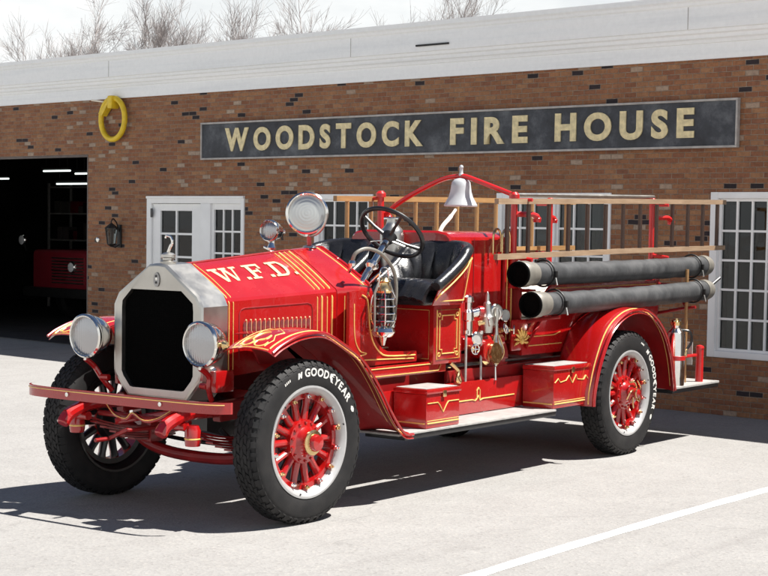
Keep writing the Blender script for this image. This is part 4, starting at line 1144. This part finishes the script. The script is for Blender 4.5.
for s in (-1, 1):
    def st(mb, c, d, s=s):
        mb.tube(smoothpath([c + d * .018 + Vector((0, 0, -.145)), c - d * .06 + Vector((0, 0, -.20)), (-.42, s * .46, .84), (-.36, s * .43, .76)]), .018, 'red', 10)
        k_b = MB(); k_b.lathe([(0, 0), (.02, 0), (.03, .02), (.016, .045), (0, .05)], 'brass', c - d * .03 + Vector((0, s * .135, 0)), (0, s, 0), 14); P('headlight_screw', k_b)
        mb.tube([(-.43, s * .46, .85), (-.42, s * .40, .85)], .02, 'red', 8)
    lamp('headlight', (-.517, s * .495, 1.117), (-1, 0, -.02), .138, .17, 'lens', st)
def st(mb, c, d):
    mb.tube([c + Vector((.02, 0, -.14)), (c.x + .03, c.y, 1.69)], .016, 'redpost', 10)
    a = [c + Vector((.02, y, z)) for y, z in [(.158 * math.cos(t), .158 * math.sin(t)) for t in [PI + PI * k / 16 for k in range(17)]]]
    mb.tube(a, .010, 'nickel', 8); mb.lathe([(0, 0), (.05, 0), (.045, .012), (.02, .02), (0, .02)], 'nickel', (c.x + .03, c.y, 1.685))
lamp('searchlight', (1.09, .0, 1.925), (-.80, -.58, .10), .145, .13, 'ringlens', st)
def st(mb, c, d):
    mb.tube([c - d * .04 + Vector((0, 0, -.07)), (c.x + .02, c.y, 1.60)], .010, 'chrome', 8); mb.tube([c - d * .08, c - d * .17], [.022, .016], 'chrome', 10)
    mb.tube([c - d * .15 + Vector((0, 0, -.06)), c - d * .15 + Vector((.0, 0, .0))], .008, 'iron', 6)
lamp('spot_lamp', (1.08, .32, 1.80), (-.98, -.12, .05), .075, .12, 'lens', st)
mb = MB(); mb.lathe([(0, 0), (.026, .004), (.03, .02), (.018, .05), (0, .058)], 'chrome', (.78, .06, 1.665)); mb.tube([(.78, .06, 1.67), (.80, .14, 1.69)], .01, 'chrome'); P('hood_latch', mb)
mb = MB(); mb.lathe([(0, 0), (.022, .004), (.03, .02), (.018, .04), (0, .045)], 'chrome', (-.28, -.385, .93), (-1, 0, 0)); stripe(mb, smoothpath([(-.20, -.39, .93), (-.24, -.40, .90), (-.2, -.405, .87), (-.15, -.40, .90)]), 'gold', .005)
mb.box(-.33, -.16, -.44, -.385, .80, .935, 'red', .01); P('radiator_foot', mb)
mb = MB(); mb.box(-.33, -.16, .385, .44, .80, .90, 'red', .01); P('radiator_foot', mb)

# ---- booster body behind the seats
mb = MB()
prof = [(-.47, .86), (-.47, 1.70), (-.455, 1.77), (-.42, 1.80), (-.34, 1.815), (.34, 1.815), (.42, 1.80), (.455, 1.77), (.47, 1.70), (.47, .86)]
rings = [[(x, y * k, .86 + (z - .86) * kz) for y, z in prof] for x, k, kz in ((2.20, .985, .985), (2.215, 1, 1), (2.955, 1, 1), (2.97, .985, .985))]
mb.loft(rings, 'red')
for s in (-1, 1):
    mb.box(2.90, 3.015, s * .485 - .015, s * .485 + .015, .95, 1.66, 'red', .006)
    for x in (2.925, 2.99): stripe(mb, [(x, s * .502, .98), (x, s * .502, 1.64)], 'gold', .005)
    mb.tube([(2.50, s * .4725, 1.0), (2.50, s * .4725, 1.76)], .0025, 'red_dark', 6)
P('booster_body', mb)
for i in range(2):
    mb = MB(); x = 2.72 + i * .13
    mb.tube([(x, -.50, 1.64), (x, -.50, 1.76)] + [(x + .055 - .055 * math.cos(t), -.50, 1.76 + .075 * math.sin(t)) for t in [PI * k / 10 for k in range(1, 10)]] + [(x + .11, -.50, 1.76), (x + .11, -.50, 1.66)], .009, 'brass', 8)
    P('hand_rail', mb)
# ---- hose bed
mb = MB()
for s in (-1, 1):
    y0, y1 = sorted((s * .565, s * .59))
    mb.prism([(3.02, .86), (5.30, .86), (5.30, 1.40), (3.45, 1.40), (3.30, 1.28), (3.16, 1.10), (3.02, .99)], y0, y1, 'red', .004)
    y = s * .592
    stripe(mb, [(3.10, y, 1.0), (3.50, y, 1.0), (3.60, y, 1.02)], 'gold', .004); stripe(mb, [(3.10, y, .93), (3.62, y, .93)], 'gold', .004)
    stripe(mb, [(3.50, y, 1.37), (5.25, y, 1.37)], 'gold', .004)
    mb.tube([(3.06, s * .60, .92), (3.48, s * .60, 1.30)], .014, 'red', 8)
mb.box(3.02, 5.30, -.565, .565, .86, .89, 'red_dark', .004); mb.box(3.02, 3.05, -.565, .565, .89, 1.38, 'red_dark', .004); mb.box(5.27, 5.30, -.565, .565, .89, 1.38, 'red_dark', .004)
P('hose_bed', mb)
mb = MB()
for k in range(9):
    zz = .90 + .05 * k
    for j in range(7): mb.box(3.1 + .003 * (k % 3), 5.2 - .01 * (j % 2), -.53 + .152 * j, -.53 + .152 * j + .145, zz, zz + .044, 'tape', .016)
P('folded_hose', mb)
# gold scroll ornament on the pump panel
mb = MB(); c = Vector((3.0, -.60, 1.02))
mb.box(2.88, 3.12, -.585, -.565, .90, 1.14, 'red', .01)
for k in range(9):
    a = PI * (-.05 + 1.1 * k / 8); d1 = Vector((math.cos(a), 0, math.sin(a)))
    mb.tube(smoothpath([c + Vector((0, 0, -.05)) + d1 * .02, c + Vector((0, 0, -.05)) + d1 * .07, c + Vector((0, 0, -.05)) + d1 * .105 + Vector((.012 * math.cos(a + 1.4), 0, .012 * math.sin(a + 1.4)))]), [.004] * 4 + [.010] * 5 + [.004] * 4, 'gold', 8)
mb.lathe([(0, 0), (.022, .0), (.02, .012), (0, .016)], 'gold', c + Vector((0, .0, -.05)), (0, -1, 0), 14)
P('scroll_ornament', mb)
# ---- pump
mb = MB(); mb.box(2.22, 2.96, -.50, .50, .66, 1.02, 'red_dark', .03, seg=3)
mb.lathe([(0, 0), (.17, 0), (.18, .03), (.15, .06), (.06, .07), (0, .07)], 'red_dark', (2.72, -.50, .86), (0, -1, 0), 24)
mb.lathe([(.07, 0), (.07, .10), (.085, .105), (.085, .15), (.06, .155), (0, .155)], 'red', (2.48, -.49, .93), (0, -1, 0), 22)
mb.tube([(2.2, -.55, .99), (2.75, -.55, .99)], .055, 'red', 14)
pump = P('pump', mb)
def fit(name, mb): return obj(name, mb, pump)
mb = MB(); mb.lathe([(.0, 0), (.035, 0), (.035, .10), (.045, .11), (.045, .17), (.03, .19), (.03, .24), (.042, .245), (.042, .28), (.02, .295), (0, .30)], 'chrome', (2.30, -.56, 1.05), (0, 0, 1), 20); mb.tube([(2.30, -.56, 1.2), (2.38, -.60, 1.22)], .035, 'chrome', 14); mb.lathe([(0, 0), (.045, 0), (.045, .03), (0, .035)], 'red', (2.38, -.60, 1.22), (.8, -.5, 0), 16); fit('relief_valve', mb)
mb = MB(); mb.lathe([(0, 0), (.04, 0), (.045, .05), (.055, .07), (.055, .12), (.035, .15), (.03, .22), (.018, .235), (.015, .28), (.008, .30), (0, .31)], 'nickel', (2.50, -.60, 1.06), (0, 0, 1), 20); mb.tube([(2.50, -.58, 1.12), (2.62, -.58, 1.12)], .032, 'chrome', 14); fit('air_chamber', mb)
for i, (x, z, r) in enumerate(((2.62, 1.21, .062), (2.74, 1.18, .050), (2.36, 1.02, .052))):
    mb = MB(); mb.lathe([(0, 0), (r, 0), (r, .03), (r * .86, .036), (r * .84, .026), (0, .026)], 'chrome', (x, -.585, z), (-.3, -1, .1), 26); mb.lathe([(0, .0265), (r * .83, .0265), (r * .83, .028), (0, .028)], 'alu', (x, -.585, z), (-.3, -1, .1), 26)
    mb.tube([(x, -.57, z), (x, -.50, z - .05)], .012, 'brass'); fit('pressure_gauge', mb)
mb = MB(); mb.lathe([(0, 0), (.012, .005), (.018, .03), (.04, .07), (.055, .11), (.052, .16), (.03, .20), (.016, .26), (.012, .33), (.02, .37), (.026, .40), (.018, .44), (0, .45)], 'nickel', (2.60, -.62, .80), (0, 0, 1), 20)
for k in range(6): a = k * PI / 3; mb.tube(smoothpath([(2.60 + .014 * math.cos(a), -.62 + .014 * math.sin(a), .82), (2.60 + .062 * math.cos(a), -.62 + .062 * math.sin(a), .91), (2.60 + .02 * math.cos(a), -.62 + .02 * math.sin(a), 1.04)]), .004, 'brass', 6)
mb.tube([(2.595, -.62, .80), (2.585, -.63, .70)], [.008, .012], 'chrome'); fit('priming_valve', mb)
mb = MB(); mb.lathe([(.0, 0), (.085, 0), (.088, .03), (.07, .05), (.07, .09), (.078, .10), (.078, .12), (.0, .12)], 'brass', (2.52, -.56, .90), (0, -1, .1), 24); fit('discharge_outlet', mb)
for x, z0, z1 in ((2.205, .70, 1.06), (2.41, .70, 1.05)):
    mb = MB(); mb.tube([(x, -.61, z0), (x, -.61, z1)], .009, 'alu', 8); mb.lathe([(0, 0), (.018, .005), (.018, .03), (0, .035)], 'chrome', (x, -.61, z1)); fit('drain_rod', mb)
for x, z, hd in ((2.42, 1.13, (.7, -.7, .2)), (2.68, 1.06, (.2, -1, .3)), (2.30, .95, (-.3, -1, 0)), (2.78, 1.07, (.5, -.8, 0))):
    mb = MB(); c = Vector((x, -.57, z)); d1 = Vector(hd).normalized(); mb.lathe([(0, 0), (.02, 0), (.02, .05), (.008, .055), (.008, .08), (0, .08)], 'brass', c, d1, 12)
    q1 = Vector((0, 0, 1)); q2 = d1.cross(q1).normalized(); q1 = q2.cross(d1)
    mb.tube([c + d1 * .08 + (q1 * math.cos(t) + q2 * math.sin(t)) * .036 for t in [2 * PI * k / 20 for k in range(20)]], .006, 'chrome', 6, True); mb.tube([c + d1 * .08 - q1 * .036, c + d1 * .08 + q1 * .036], .005, 'chrome', 6); mb.tube([c + d1 * .08 - q2 * .036, c + d1 * .08 + q2 * .036], .005, 'chrome', 6)
    fit('hand_wheel', mb)
mb = MB()
for k in range(14):
    t = k / 13
    mb.tube([(1.80 + .30 * t, -.60, .78 - .1 * t)] * 1 + [(1.83 + .3 * t, -.60, .78 - .1 * t)], .001, 'brass') if False else None
mb.tube(smoothpath([(2.02, -.60, .86), (2.08, -.63, .80), (2.05, -.64, .74), (2.12, -.62, .72), (2.10, -.60, .80)]), .014, 'brass', 8); fit('oil_cup', mb)

# ---- nickel tank between the seats
mb = MB(); mb.lathe([(0, 0), (.085, .01), (.09, .04), (.09, .40), (.08, .44), (.05, .47), (.04, .50), (.04, .52), (.0, .53)], 'nickel', (2.10, .0, 1.38), (0, 0, 1), 28); mb.tube([(2.10, -.07, 1.90), (2.10, .07, 1.90)], .012, 'chrome'); P('nickel_tank', mb)

# ---- bell on its arched bar, ladder brackets
mb = MB(); arch = smoothpath([(2.70, .60, 1.84), (2.74, .50, 1.96), (2.78, .33, 2.08), (2.80, .05, 2.205), (2.80, -.10, 2.235), (2.80, -.18, 2.235), (2.80, -.30, 2.20), (2.80, -.56, 2.115), (2.80, -.60, 2.10)], 6)
mb.tube(arch, .019, 'redpost', 10); P('bell_arch', mb)
mb = MB(); bc = (2.80, -.145, 2.235)
mb.lathe([(.128, -.232), (.130, -.222), (.116, -.195), (.096, -.160), (.084, -.12), (.078, -.08), (.072, -.045), (.052, -.022), (.02, -.012), (0, -.010), (0, -.016), (.05, -.03), (.058, -.06), (.062, -.10), (.080, -.165), (.098, -.20), (.120, -.228), (.128, -.232)], 'bellmetal', bc, (0, 0, 1), 40, False)
mb.lathe([(0, .0), (.018, .0), (.022, .015), (.014, .03), (.014, .06), (.018, .07), (.012, .085), (0, .09)], 'bellmetal', bc, (0, 0, 1), 16)
mb.lathe([(0, -.235), (.018, -.228), (.02, -.21), (.008, -.19), (.005, -.03)], 'iron', bc, (0, 0, 1), 12)
bell = P('bell', mb)
mb = MB(); mb.tube(smoothpath([(2.25, -.30, 1.62), (2.262, -.30, 1.74), (2.32, -.30, 1.84), (2.42, -.30, 1.91), (2.50, -.30, 1.975)]), [.016] * 20 + [.012] * 5, 'tape', 8); P('signal_lever', mb)
def ladder_post(x, s, z0=1.38, z1=2.07):
    mb = MB(); y = s * .52
    mb.tube([(x, y, z0), (x, y, z1)], .026, 'redpost', 12); mb.lathe([(0, 0), (.04, 0), (.04, .03), (.02, .05), (0, .05)], 'redpost', (x, y, z1)); mb.lathe([(0, 0), (.05, 0), (.04, .03), (.026, .05)], 'redpost', (x, y, z0))
    mb.tube([(x, y, 1.95), (x + .14, s * .60, 1.95), (x + .20, s * .60, 1.93)], [.022, .022, .03], 'redpost', 10)
    mb.tube([(x - .0, y, 1.62), (x + .02, s * .68, 1.60)], .018, 'redpost', 8); mb.tube([(x, y, 2.06), (x + .02, s * .67, 2.06)], .014, 'redpost', 8)
    mb.lathe([(0, 0), (.03, .0), (.035, .03), (.02, .05), (0, .05)], 'redpost', (x + .21, s * .60, 1.89))
    P('ladder_bracket', mb)
for x, s in ((2.98, -1), (5.28, -1), (5.28, 1), (2.66, 1)): ladder_post(x, s)
mb = MB(); mb.tube([(2.98, -.52, 2.095), (5.30, -.52, 2.13)], .018, 'nickel', 8); P('top_rail', mb)
mb = MB(); 
for k in range(3): mb.tube([(3.02 + .02 * k, -.42 + .06 * k, 1.38), (3.5, -.42 + .06 * k, 1.66)], .012, 'redpost', 8)
mb.box(2.95, 3.5, -.42, -.25, 1.64, 1.67, 'woodg', .006); mb.box(2.92, 3.4, -.50, -.42, 1.60, 1.63, 'redpost', .008)
P('ladder_rest', mb)
# hose tube carriers
for x in (3.1, 5.45):
    mb = MB(); mb.tube([(x, -.50, 1.36), (x, -.64, 1.36), (x, -.80, 1.16)], .015, 'red_dark', 8); mb.tube([(x, -.50, 1.10), (x, -.74, 1.15), (x, -.88, 1.17)], .015, 'red_dark', 8); mb.tube([(x, -.5, 1.1), (x, -.5, 1.42)], .02, 'red_dark', 8); P('hose_carrier', mb)
# wire stays of the arch bar and rear tailboard
mb = MB(); mb.box(4.91, 5.83, -.95, .95, .482, .502, 'alu', .004); mb.box(4.91, 5.82, -.945, .945, .448, .479, 'black', .004)
for y in (-.42, .42): mb.box(4.9, 5.9, y - .03, y + .03, .38, .447, 'red_dark', .004)
P('tailboard', mb)
mb = MB(); mb.tube([(5.60, -.86, .50), (5.60, -.86, .80)], .035, 'redpost', 16); mb.lathe([(0, 0), (.04, 0), (.034, .02), (.012, .028), (0, .03)], 'redpost', (5.60, -.86, .80), n=16); P('tailboard_post', mb)
mb = MB(); mb.tube([(5.43, -.80, .50), (5.43, -.80, 1.50)], .015, 'woodg', 8); P('grab_post', mb)
mb = MB(); mb.box(5.45, 5.46, -.86, -.72, .66, .86, 'signtrim', .004); P('rear_plate', mb)

# ================================================================ equipment carried on the engine
def hose_tube(y, z0, z1, x0, x1, label):
    o = empty('suction_hose', (x0, y, z0), label, 'suction hose', 'hard suction hoses on the engine side')
    mb = MB(); A = Vector((x0, y, z0)); B = Vector((x1, y, z1)); d = (B - A).normalized()
    pts = [A.lerp(B, k / 30) + Vector((0, .004 * math.sin(k * .7), -.012 * math.sin(PI * k / 30) + .002 * math.sin(k * 1.9))) for k in range(31)]
    mb.tube(pts[1:-1], [.088 + .0015 * math.sin(k * 2.1) for k in range(29)], 'hose', 28)
    obj('hose_body', mb, o)
    mb = MB(); mb.lathe([(.099, .02), (.101, .024), (.101, .105), (.093, .11), (.090, .20)], 'sleeve', A, d, 32, False); mb.lathe([(.099, .02), (.098, .0), (.088, -.004), (.084, .0), (.084, .08)], 'core', A, d, 32, False)
    mb.lathe([(0, .04), (.0845, .04), (.0845, .045), (0, .045)], 'core', A, d, 24); obj('coupling', mb, o)
    mb = MB(); mb.lathe([(.0, .0), (.065, .0), (.086, .008), (.088, .045), (.094, .05), (.094, .085), (.090, .12)], 'sleeve', B, -d, 32, True); obj('end_cap', mb, o)
    for f in (.115, .905):
        c = A.lerp(B, f); mb = MB(); mb.tube([c + Vector((0, .103 * math.cos(t), .103 * math.sin(t))) for t in [2 * PI * k / 28 for k in range(28)]], .008, 'iron', 6, True)
        mb.tube([c + Vector((0, -.105, -.01)), c + Vector((.0, -.125, -.09))], .008, 'chrome', 6); mb.box(c.x - .012, c.x + .012, c.y - .125, c.y - .095, c.z - .03, c.z + .02, 'iron', .003)
        obj('strap', mb, o)
    return o
hose_tube(-.70, 1.495, 1.525, 2.76, 6.02, 'upper thick black suction hose strapped along the near side of the engine')
h2 = hose_tube(-.80, 1.268, 1.312, 2.78, 5.84, 'lower thick black suction hose with pale coupling just above the rear wheel')
mb = MB(); mb.tube([(5.80, -.84, 1.34), (5.93, -.88, 1.42)], .014, 'black', 8); obj('lug_handle', mb, h2)

def ladder(y, x0, x1, zl0, zu0, zl1, zu1, nr, rm, gm, label, xr0=None):
    o = empty('wooden_ladder', (x0, y, zl0), label, 'ladder', 'wooden ladders on the engine')
    for (a, b) in ((zu0, zu1), (zl0, zl1)):
        mb = MB(); mb.loft([[(x, y - .018, z - .021), (x, y + .018, z - .021), (x, y + .018, z + .021), (x, y - .018, z + .021)] for x, z in ((x0, a), ((x0 + x1) / 2, (a + b) / 2 + .006), (x1, b))], rm); obj('rail', mb, o)
    for k in range(nr):
        t = (k + .5) / nr; x = x0 + (x1 - x0) * t; mb = MB(); mb.tube([(x, y, zl0 + (zl1 - zl0) * t + .02), (x, y, zu0 + (zu1 - zu0) * t - .02)], .018, gm, 8); obj('rung', mb, o)
    return o
ladder(-.62, 2.57, 6.55, 1.625, 2.04, 1.685, 2.11, 13, 'wood', 'rung', 'pale wooden ladder with dark rungs carried on edge along the near side of the engine')
ladder(.62, 2.20, 5.90, 1.62, 2.05, 1.66, 2.09, 12, 'woodg', 'woodg', 'golden varnished ladder carried on the far side of the engine behind the bell')

# extinguisher on the tailboard
ex = empty('fire_extinguisher', (5.120, -0.860, .50), 'polished nickel fire extinguisher strapped upright behind the rear wheel', 'extinguisher')
mb = MB(); mb.lathe([(0, 0), (.082, .0), (.082, .42), (.074, .46), (.045, .49), (.038, .50), (.038, .52), (0, .52)], 'chrome', (5.120, -0.860, .502), (0, 0, 1), 30); obj('cylinder', mb, ex)
mb = MB(); mb.lathe([(0, 0), (.05, 0), (.05, .03), (.025, .04), (.02, .06), (0, .06)], 'brass', (5.120, -0.860, 1.022)); mb.tube([(5.050, -0.860, 1.06), (5.190, -0.860, 1.06)], .011, 'chrome'); obj('cap', mb, ex)
mb = MB(); mb.tube(smoothpath([(5.120, -0.890, .98), (5.180, -0.960, .97), (5.220, -0.960, .88), (5.180, -0.940, .82)]), .011, 'black', 8); mb.tube([(5.180, -0.940, .82), (5.150, -0.940, .76)], [.008, .014], 'brass'); obj('hose', mb, ex)
mb = MB(); mb.lathe([(.083, 0), (.0865, .003), (.0865, .037), (.083, .04)], 'redpost', (5.120, -0.860, .72), (0, 0, 1), 30, False); mb.box(5.190, 5.530, -0.870, -0.830, .73, .755, 'redpost', .004); obj('strap', mb, ex)

# lantern hanging by the cowl
la = empty('fire_lantern', (1.19, -.60, 1.09), 'nickel and brass cage lantern hung on the driver side of the cowl', 'lantern')
lc = Vector((1.19, -.60, 1.09))
mb = MB()
for a in (PI / 4, 3 * PI / 4, 5 * PI / 4, 7 * PI / 4):
    mb.tube(smoothpath([lc + Vector((.05 * math.cos(a), .05 * math.sin(a), .06)), lc + Vector((.082 * math.cos(a), .082 * math.sin(a), .12)), lc + Vector((.082 * math.cos(a), .082 * math.sin(a), .25)), lc + Vector((.05 * math.cos(a), .05 * math.sin(a), .32))]), .006, 'chrome', 6)
for z, r in ((.11, .082), (.16, .085), (.21, .085), (.26, .078)): mb.tube([lc + Vector((r * math.cos(t), r * math.sin(t), z)) for t in [2 * PI * k / 24 for k in range(24)]], .0045, 'chrome', 6, True)
for s in (-1, 1): mb.tube([lc + Vector((s * .10, 0, .04)), lc + Vector((s * .105, 0, .30)), lc + Vector((s * .06, 0, .37))], .009, 'sleeve', 8)
obj('cage', mb, la)
mb = MB(); mb.lathe([(0, 0), (.06, 0), (.075, .015), (.085, .035), (.075, .06), (.04, .075), (0, .08)], 'chrome', lc, (0, 0, 1), 24); mb.lathe([(.012, -.06), (.02, -.03), (.03, 0)], 'chrome', lc, (0, 0, 1), 12); obj('oil_font', mb, la)
mb = MB(); mb.lathe([(.045, .09), (.062, .12), (.068, .17), (.062, .23), (.045, .28)], 'glass', lc, (0, 0, 1), 24, False); obj('globe', mb, la)
mb = MB(); mb.lathe([(.05, .30), (.055, .315), (.04, .34), (.035, .37), (.05, .38), (.035, .40), (0, .41)], 'brass', lc, (0, 0, 1), 20); mb.tube(smoothpath([lc + Vector((-.06, 0, .34)), lc + Vector((-.04, 0, .46)), lc + Vector((.04, 0, .46)), lc + Vector((.06, 0, .34))]), .005, 'chrome', 6); mb.tube([lc + Vector((0, .02, .44)), lc + Vector((0, .12, .36))], .01, 'chrome'); obj('lantern_top', mb, la)
#@@PART4
# ================================================================ bare winter trees behind the station
def bare_tree(base, h, seed, label, spread=.5, lean=0., levels=6):
    rnd = random.Random(seed)
    o = empty('bare_tree', base, label, 'tree', 'leafless trees behind the station')
    trunk = MB(); cv, cf = [], []
    def twig(pts, r0, r1):
        base = len(cv); n_ = len(pts) - 1
        d = (pts[-1] - pts[0]).normalized(); e = d.orthogonal().normalized(); g = d.cross(e)
        for i, p in enumerate(pts):
            r = r0 + (r1 - r0) * i / n_
            for c_, s_ in ((1, 0), (-.5, .866), (-.5, -.866)): cv.append(p + (e * c_ + g * s_) * r)
        for i in range(n_):
            for k in range(3): cf.append((base + 3 * i + k, base + 3 * i + (k + 1) % 3, base + 3 * i + 3 + (k + 1) % 3, base + 3 * i + 3 + k))
    cnt = [0]
    def grow(p, d, L, r, lev):
        n = 2 if lev == 0 else (3 if lev < 3 else 5); pts = [p]; q = p.copy(); dd = d.copy()
        wv = .10 if lev > 3 else .20
        for i in range(n):
            dd = (dd + Vector((rnd.uniform(-wv, wv), rnd.uniform(-wv, wv), rnd.uniform(-.03, .07)))).normalized(); q = q + dd * L / n; pts.append(q.copy())
        if lev >= levels - 1: trunk.tube(pts, [max(.009, r * (1 - .5 * i / n)) for i in range(n + 1)], 'bark', 6)
        else: twig(pts, max(.0115, r), max(.008, r * .5))
        if lev == 0: return
        k = (4, 9, 6, 5, 5, 4, 4)[lev]
        if q.z < h * .42 and lev < 3: return
        for i in range(k):
            t = 1. if i == 0 else rnd.uniform(.25, .98)
            idx = min(n - 1, int(t * n)); b = pts[idx].lerp(pts[idx + 1], t * n - idx) if t < 1 else pts[-1]
            a_ = rnd.uniform(0, 2 * PI); e1 = dd.orthogonal().normalized(); e2 = dd.cross(e1)
            tilt = rnd.uniform(.08, .25) if i == 0 else rnd.uniform(.32, .80)
            nd = (dd * math.cos(tilt) + (e1 * math.cos(a_) + e2 * math.sin(a_)) * math.sin(tilt) + Vector((0, 0, .05))).normalized()
            grow(b, nd, L * (rnd.uniform(.75, .9) if i == 0 else rnd.uniform(.52, .78)), r * (.62 if i == 0 else rnd.uniform(.34, .5)), lev - 1)
    B = Vector(base)
    grow(B, Vector((lean, 0, 1)).normalized(), h * .25, h * .013, levels)
    obj('trunk', trunk, o)
    me = bpy.data.meshes.new('crown'); me.from_pydata([v - B for v in cv], [], cf); me.materials.append(M['bark'])
    c = bpy.data.objects.new('crown', me); COL.objects.link(c); c.parent = o
# placed on the far side of the roof: bearing from the yard, distance, height
CAMP = Vector((-7.9954, -7.3302, 1.8635))
def at(px, dist):   # a spot on the ground far behind the station in the direction seen at column px
    yaw = .6319 - math.atan((px - 384) / 1668.)
    return Vector((CAMP.x + math.cos(yaw) * dist, CAMP.y + math.sin(yaw) * dist, 0))
TREES = [(128, 165, 25.4, 3, 'bare multi-stemmed tree, first of the dense pair above the yellow ring'), (163, 165, 25.4, 11, 'tall bare tree with dense twigs behind the roof, second of the dense pair'),
         (208, 172, 24.3, 17, 'pale spindly bare tree just right of the dense pair behind the roof'), (240, 172, 26.0, 29, 'thin bare tree close on the left of the dark forked tree'), (286, 158, 26.8, 31, 'dark forked bare tree above the left end of the slate sign'),
         (410, 190, 31.0, 37, 'faint bare tree top showing over the roof near the middle of the sign'), (8, 210, 29.5, 41, 'very pale bare tree at the far left edge of the sky'), (486, 210, 34.5, 43, 'faintest bare tree, the rightmost one peeping over the roof')]
for px, dist, h, seed, lab in TREES:
    bare_tree(at(px, dist), h, seed, lab)

# ================================================================ light, sky, camera
sun_dir = Vector((.285, -.45, 1.0)).normalized()
el = math.asin(sun_dir.z); az = math.atan2(sun_dir.x, sun_dir.y)
sd = bpy.data.lights.new('sun', 'SUN'); sd.energy = 5; sd.angle = R(.53); sd.color = (1, .96, .9)
so = bpy.data.objects.new('sun', sd); COL.objects.link(so); so.rotation_euler = sun_dir.to_track_quat('Z', 'Y').to_euler(); so.location = (0, 0, 20)
w = bpy.data.worlds.new('World'); SC.world = w; w.use_nodes = True; n = w.node_tree; bg = n.nodes['Background']
sky = n.nodes.new('ShaderNodeTexSky'); sky.sky_type = 'NISHITA'; sky.sun_disc = False; sky.sun_elevation = el; sky.sun_rotation = az; sky.dust_density = .3; sky.altitude = 4000
tc = n.nodes.new('ShaderNodeTexCoord'); sp = n.nodes.new('ShaderNodeSeparateXYZ'); n.links.new(tc.outputs['Generated'], sp.inputs[0])
mp = n.nodes.new('ShaderNodeMapping'); mp.inputs['Scale'].default_value = (2.2, 2.2, 6); n.links.new(tc.outputs['Generated'], mp.inputs[0])
f = noise(n, 1.6, 6, .6, mp.outputs[0])
dt = N(n, 'ShaderNodeVectorMath', operation='DOT_PRODUCT'); n.links.new(tc.outputs['Generated'], dt.inputs[0]); dt.inputs[1].default_value = (.10, .075, 1.0)   # unseen cloud added over the yard to brighten the shaded wall and fascia
ad = N(n, 'ShaderNodeMath', operation='MULTIPLY_ADD'); n.links.new(f, ad.inputs[0]); ad.inputs[1].default_value = .16; n.links.new(dt.outputs['Value'], ad.inputs[2])
cl = ramp(n, ad.outputs[0], [(.36, (1, 1, 1)), (.52, (.0, .0, .0))])
cc = ramp(n, noise(n, 3.2, 6, .6, mp.outputs[0]), [(.3, (8.0, 8.4, 8.6)), (.7, (10.8, 10.9, 10.8))])
mx = mixc(n, cl, sky.outputs[0], cc); n.links.new(mx, bg.inputs['Color']); bg.inputs['Strength'].default_value = .05

cam = bpy.data.cameras.new('camera'); co = bpy.data.objects.new('camera', cam); COL.objects.link(co); SC.camera = co
yaw, pitch, roll, f_ = .6319, -.0634, .0152, 1668.34
fw = Vector((math.cos(pitch) * math.cos(yaw), math.cos(pitch) * math.sin(yaw), math.sin(pitch)))
r0 = Vector((math.sin(yaw), -math.cos(yaw), 0)); u0 = r0.cross(fw)
c, s = math.cos(roll), math.sin(roll); rr = r0 * c + u0 * s; uu = u0 * c - r0 * s
co.matrix_world = Matrix(((rr.x, uu.x, -fw.x, CAMP.x), (rr.y, uu.y, -fw.y, CAMP.y), (rr.z, uu.z, -fw.z, CAMP.z), (0, 0, 0, 1)))
cam.sensor_width = 36; cam.lens = 36 * f_ / 768; cam.shift_x = 0; cam.shift_y = (329.3258 - 288) / 768
cam.clip_start = .1; cam.clip_end = 1000
SC.view_settings.view_transform = 'Standard'; SC.view_settings.look = 'None'; SC.view_settings.exposure = 1.0; SC.view_settings.gamma = 1
SC.cycles.max_bounces = 6; SC.cycles.transparent_max_bounces = 12
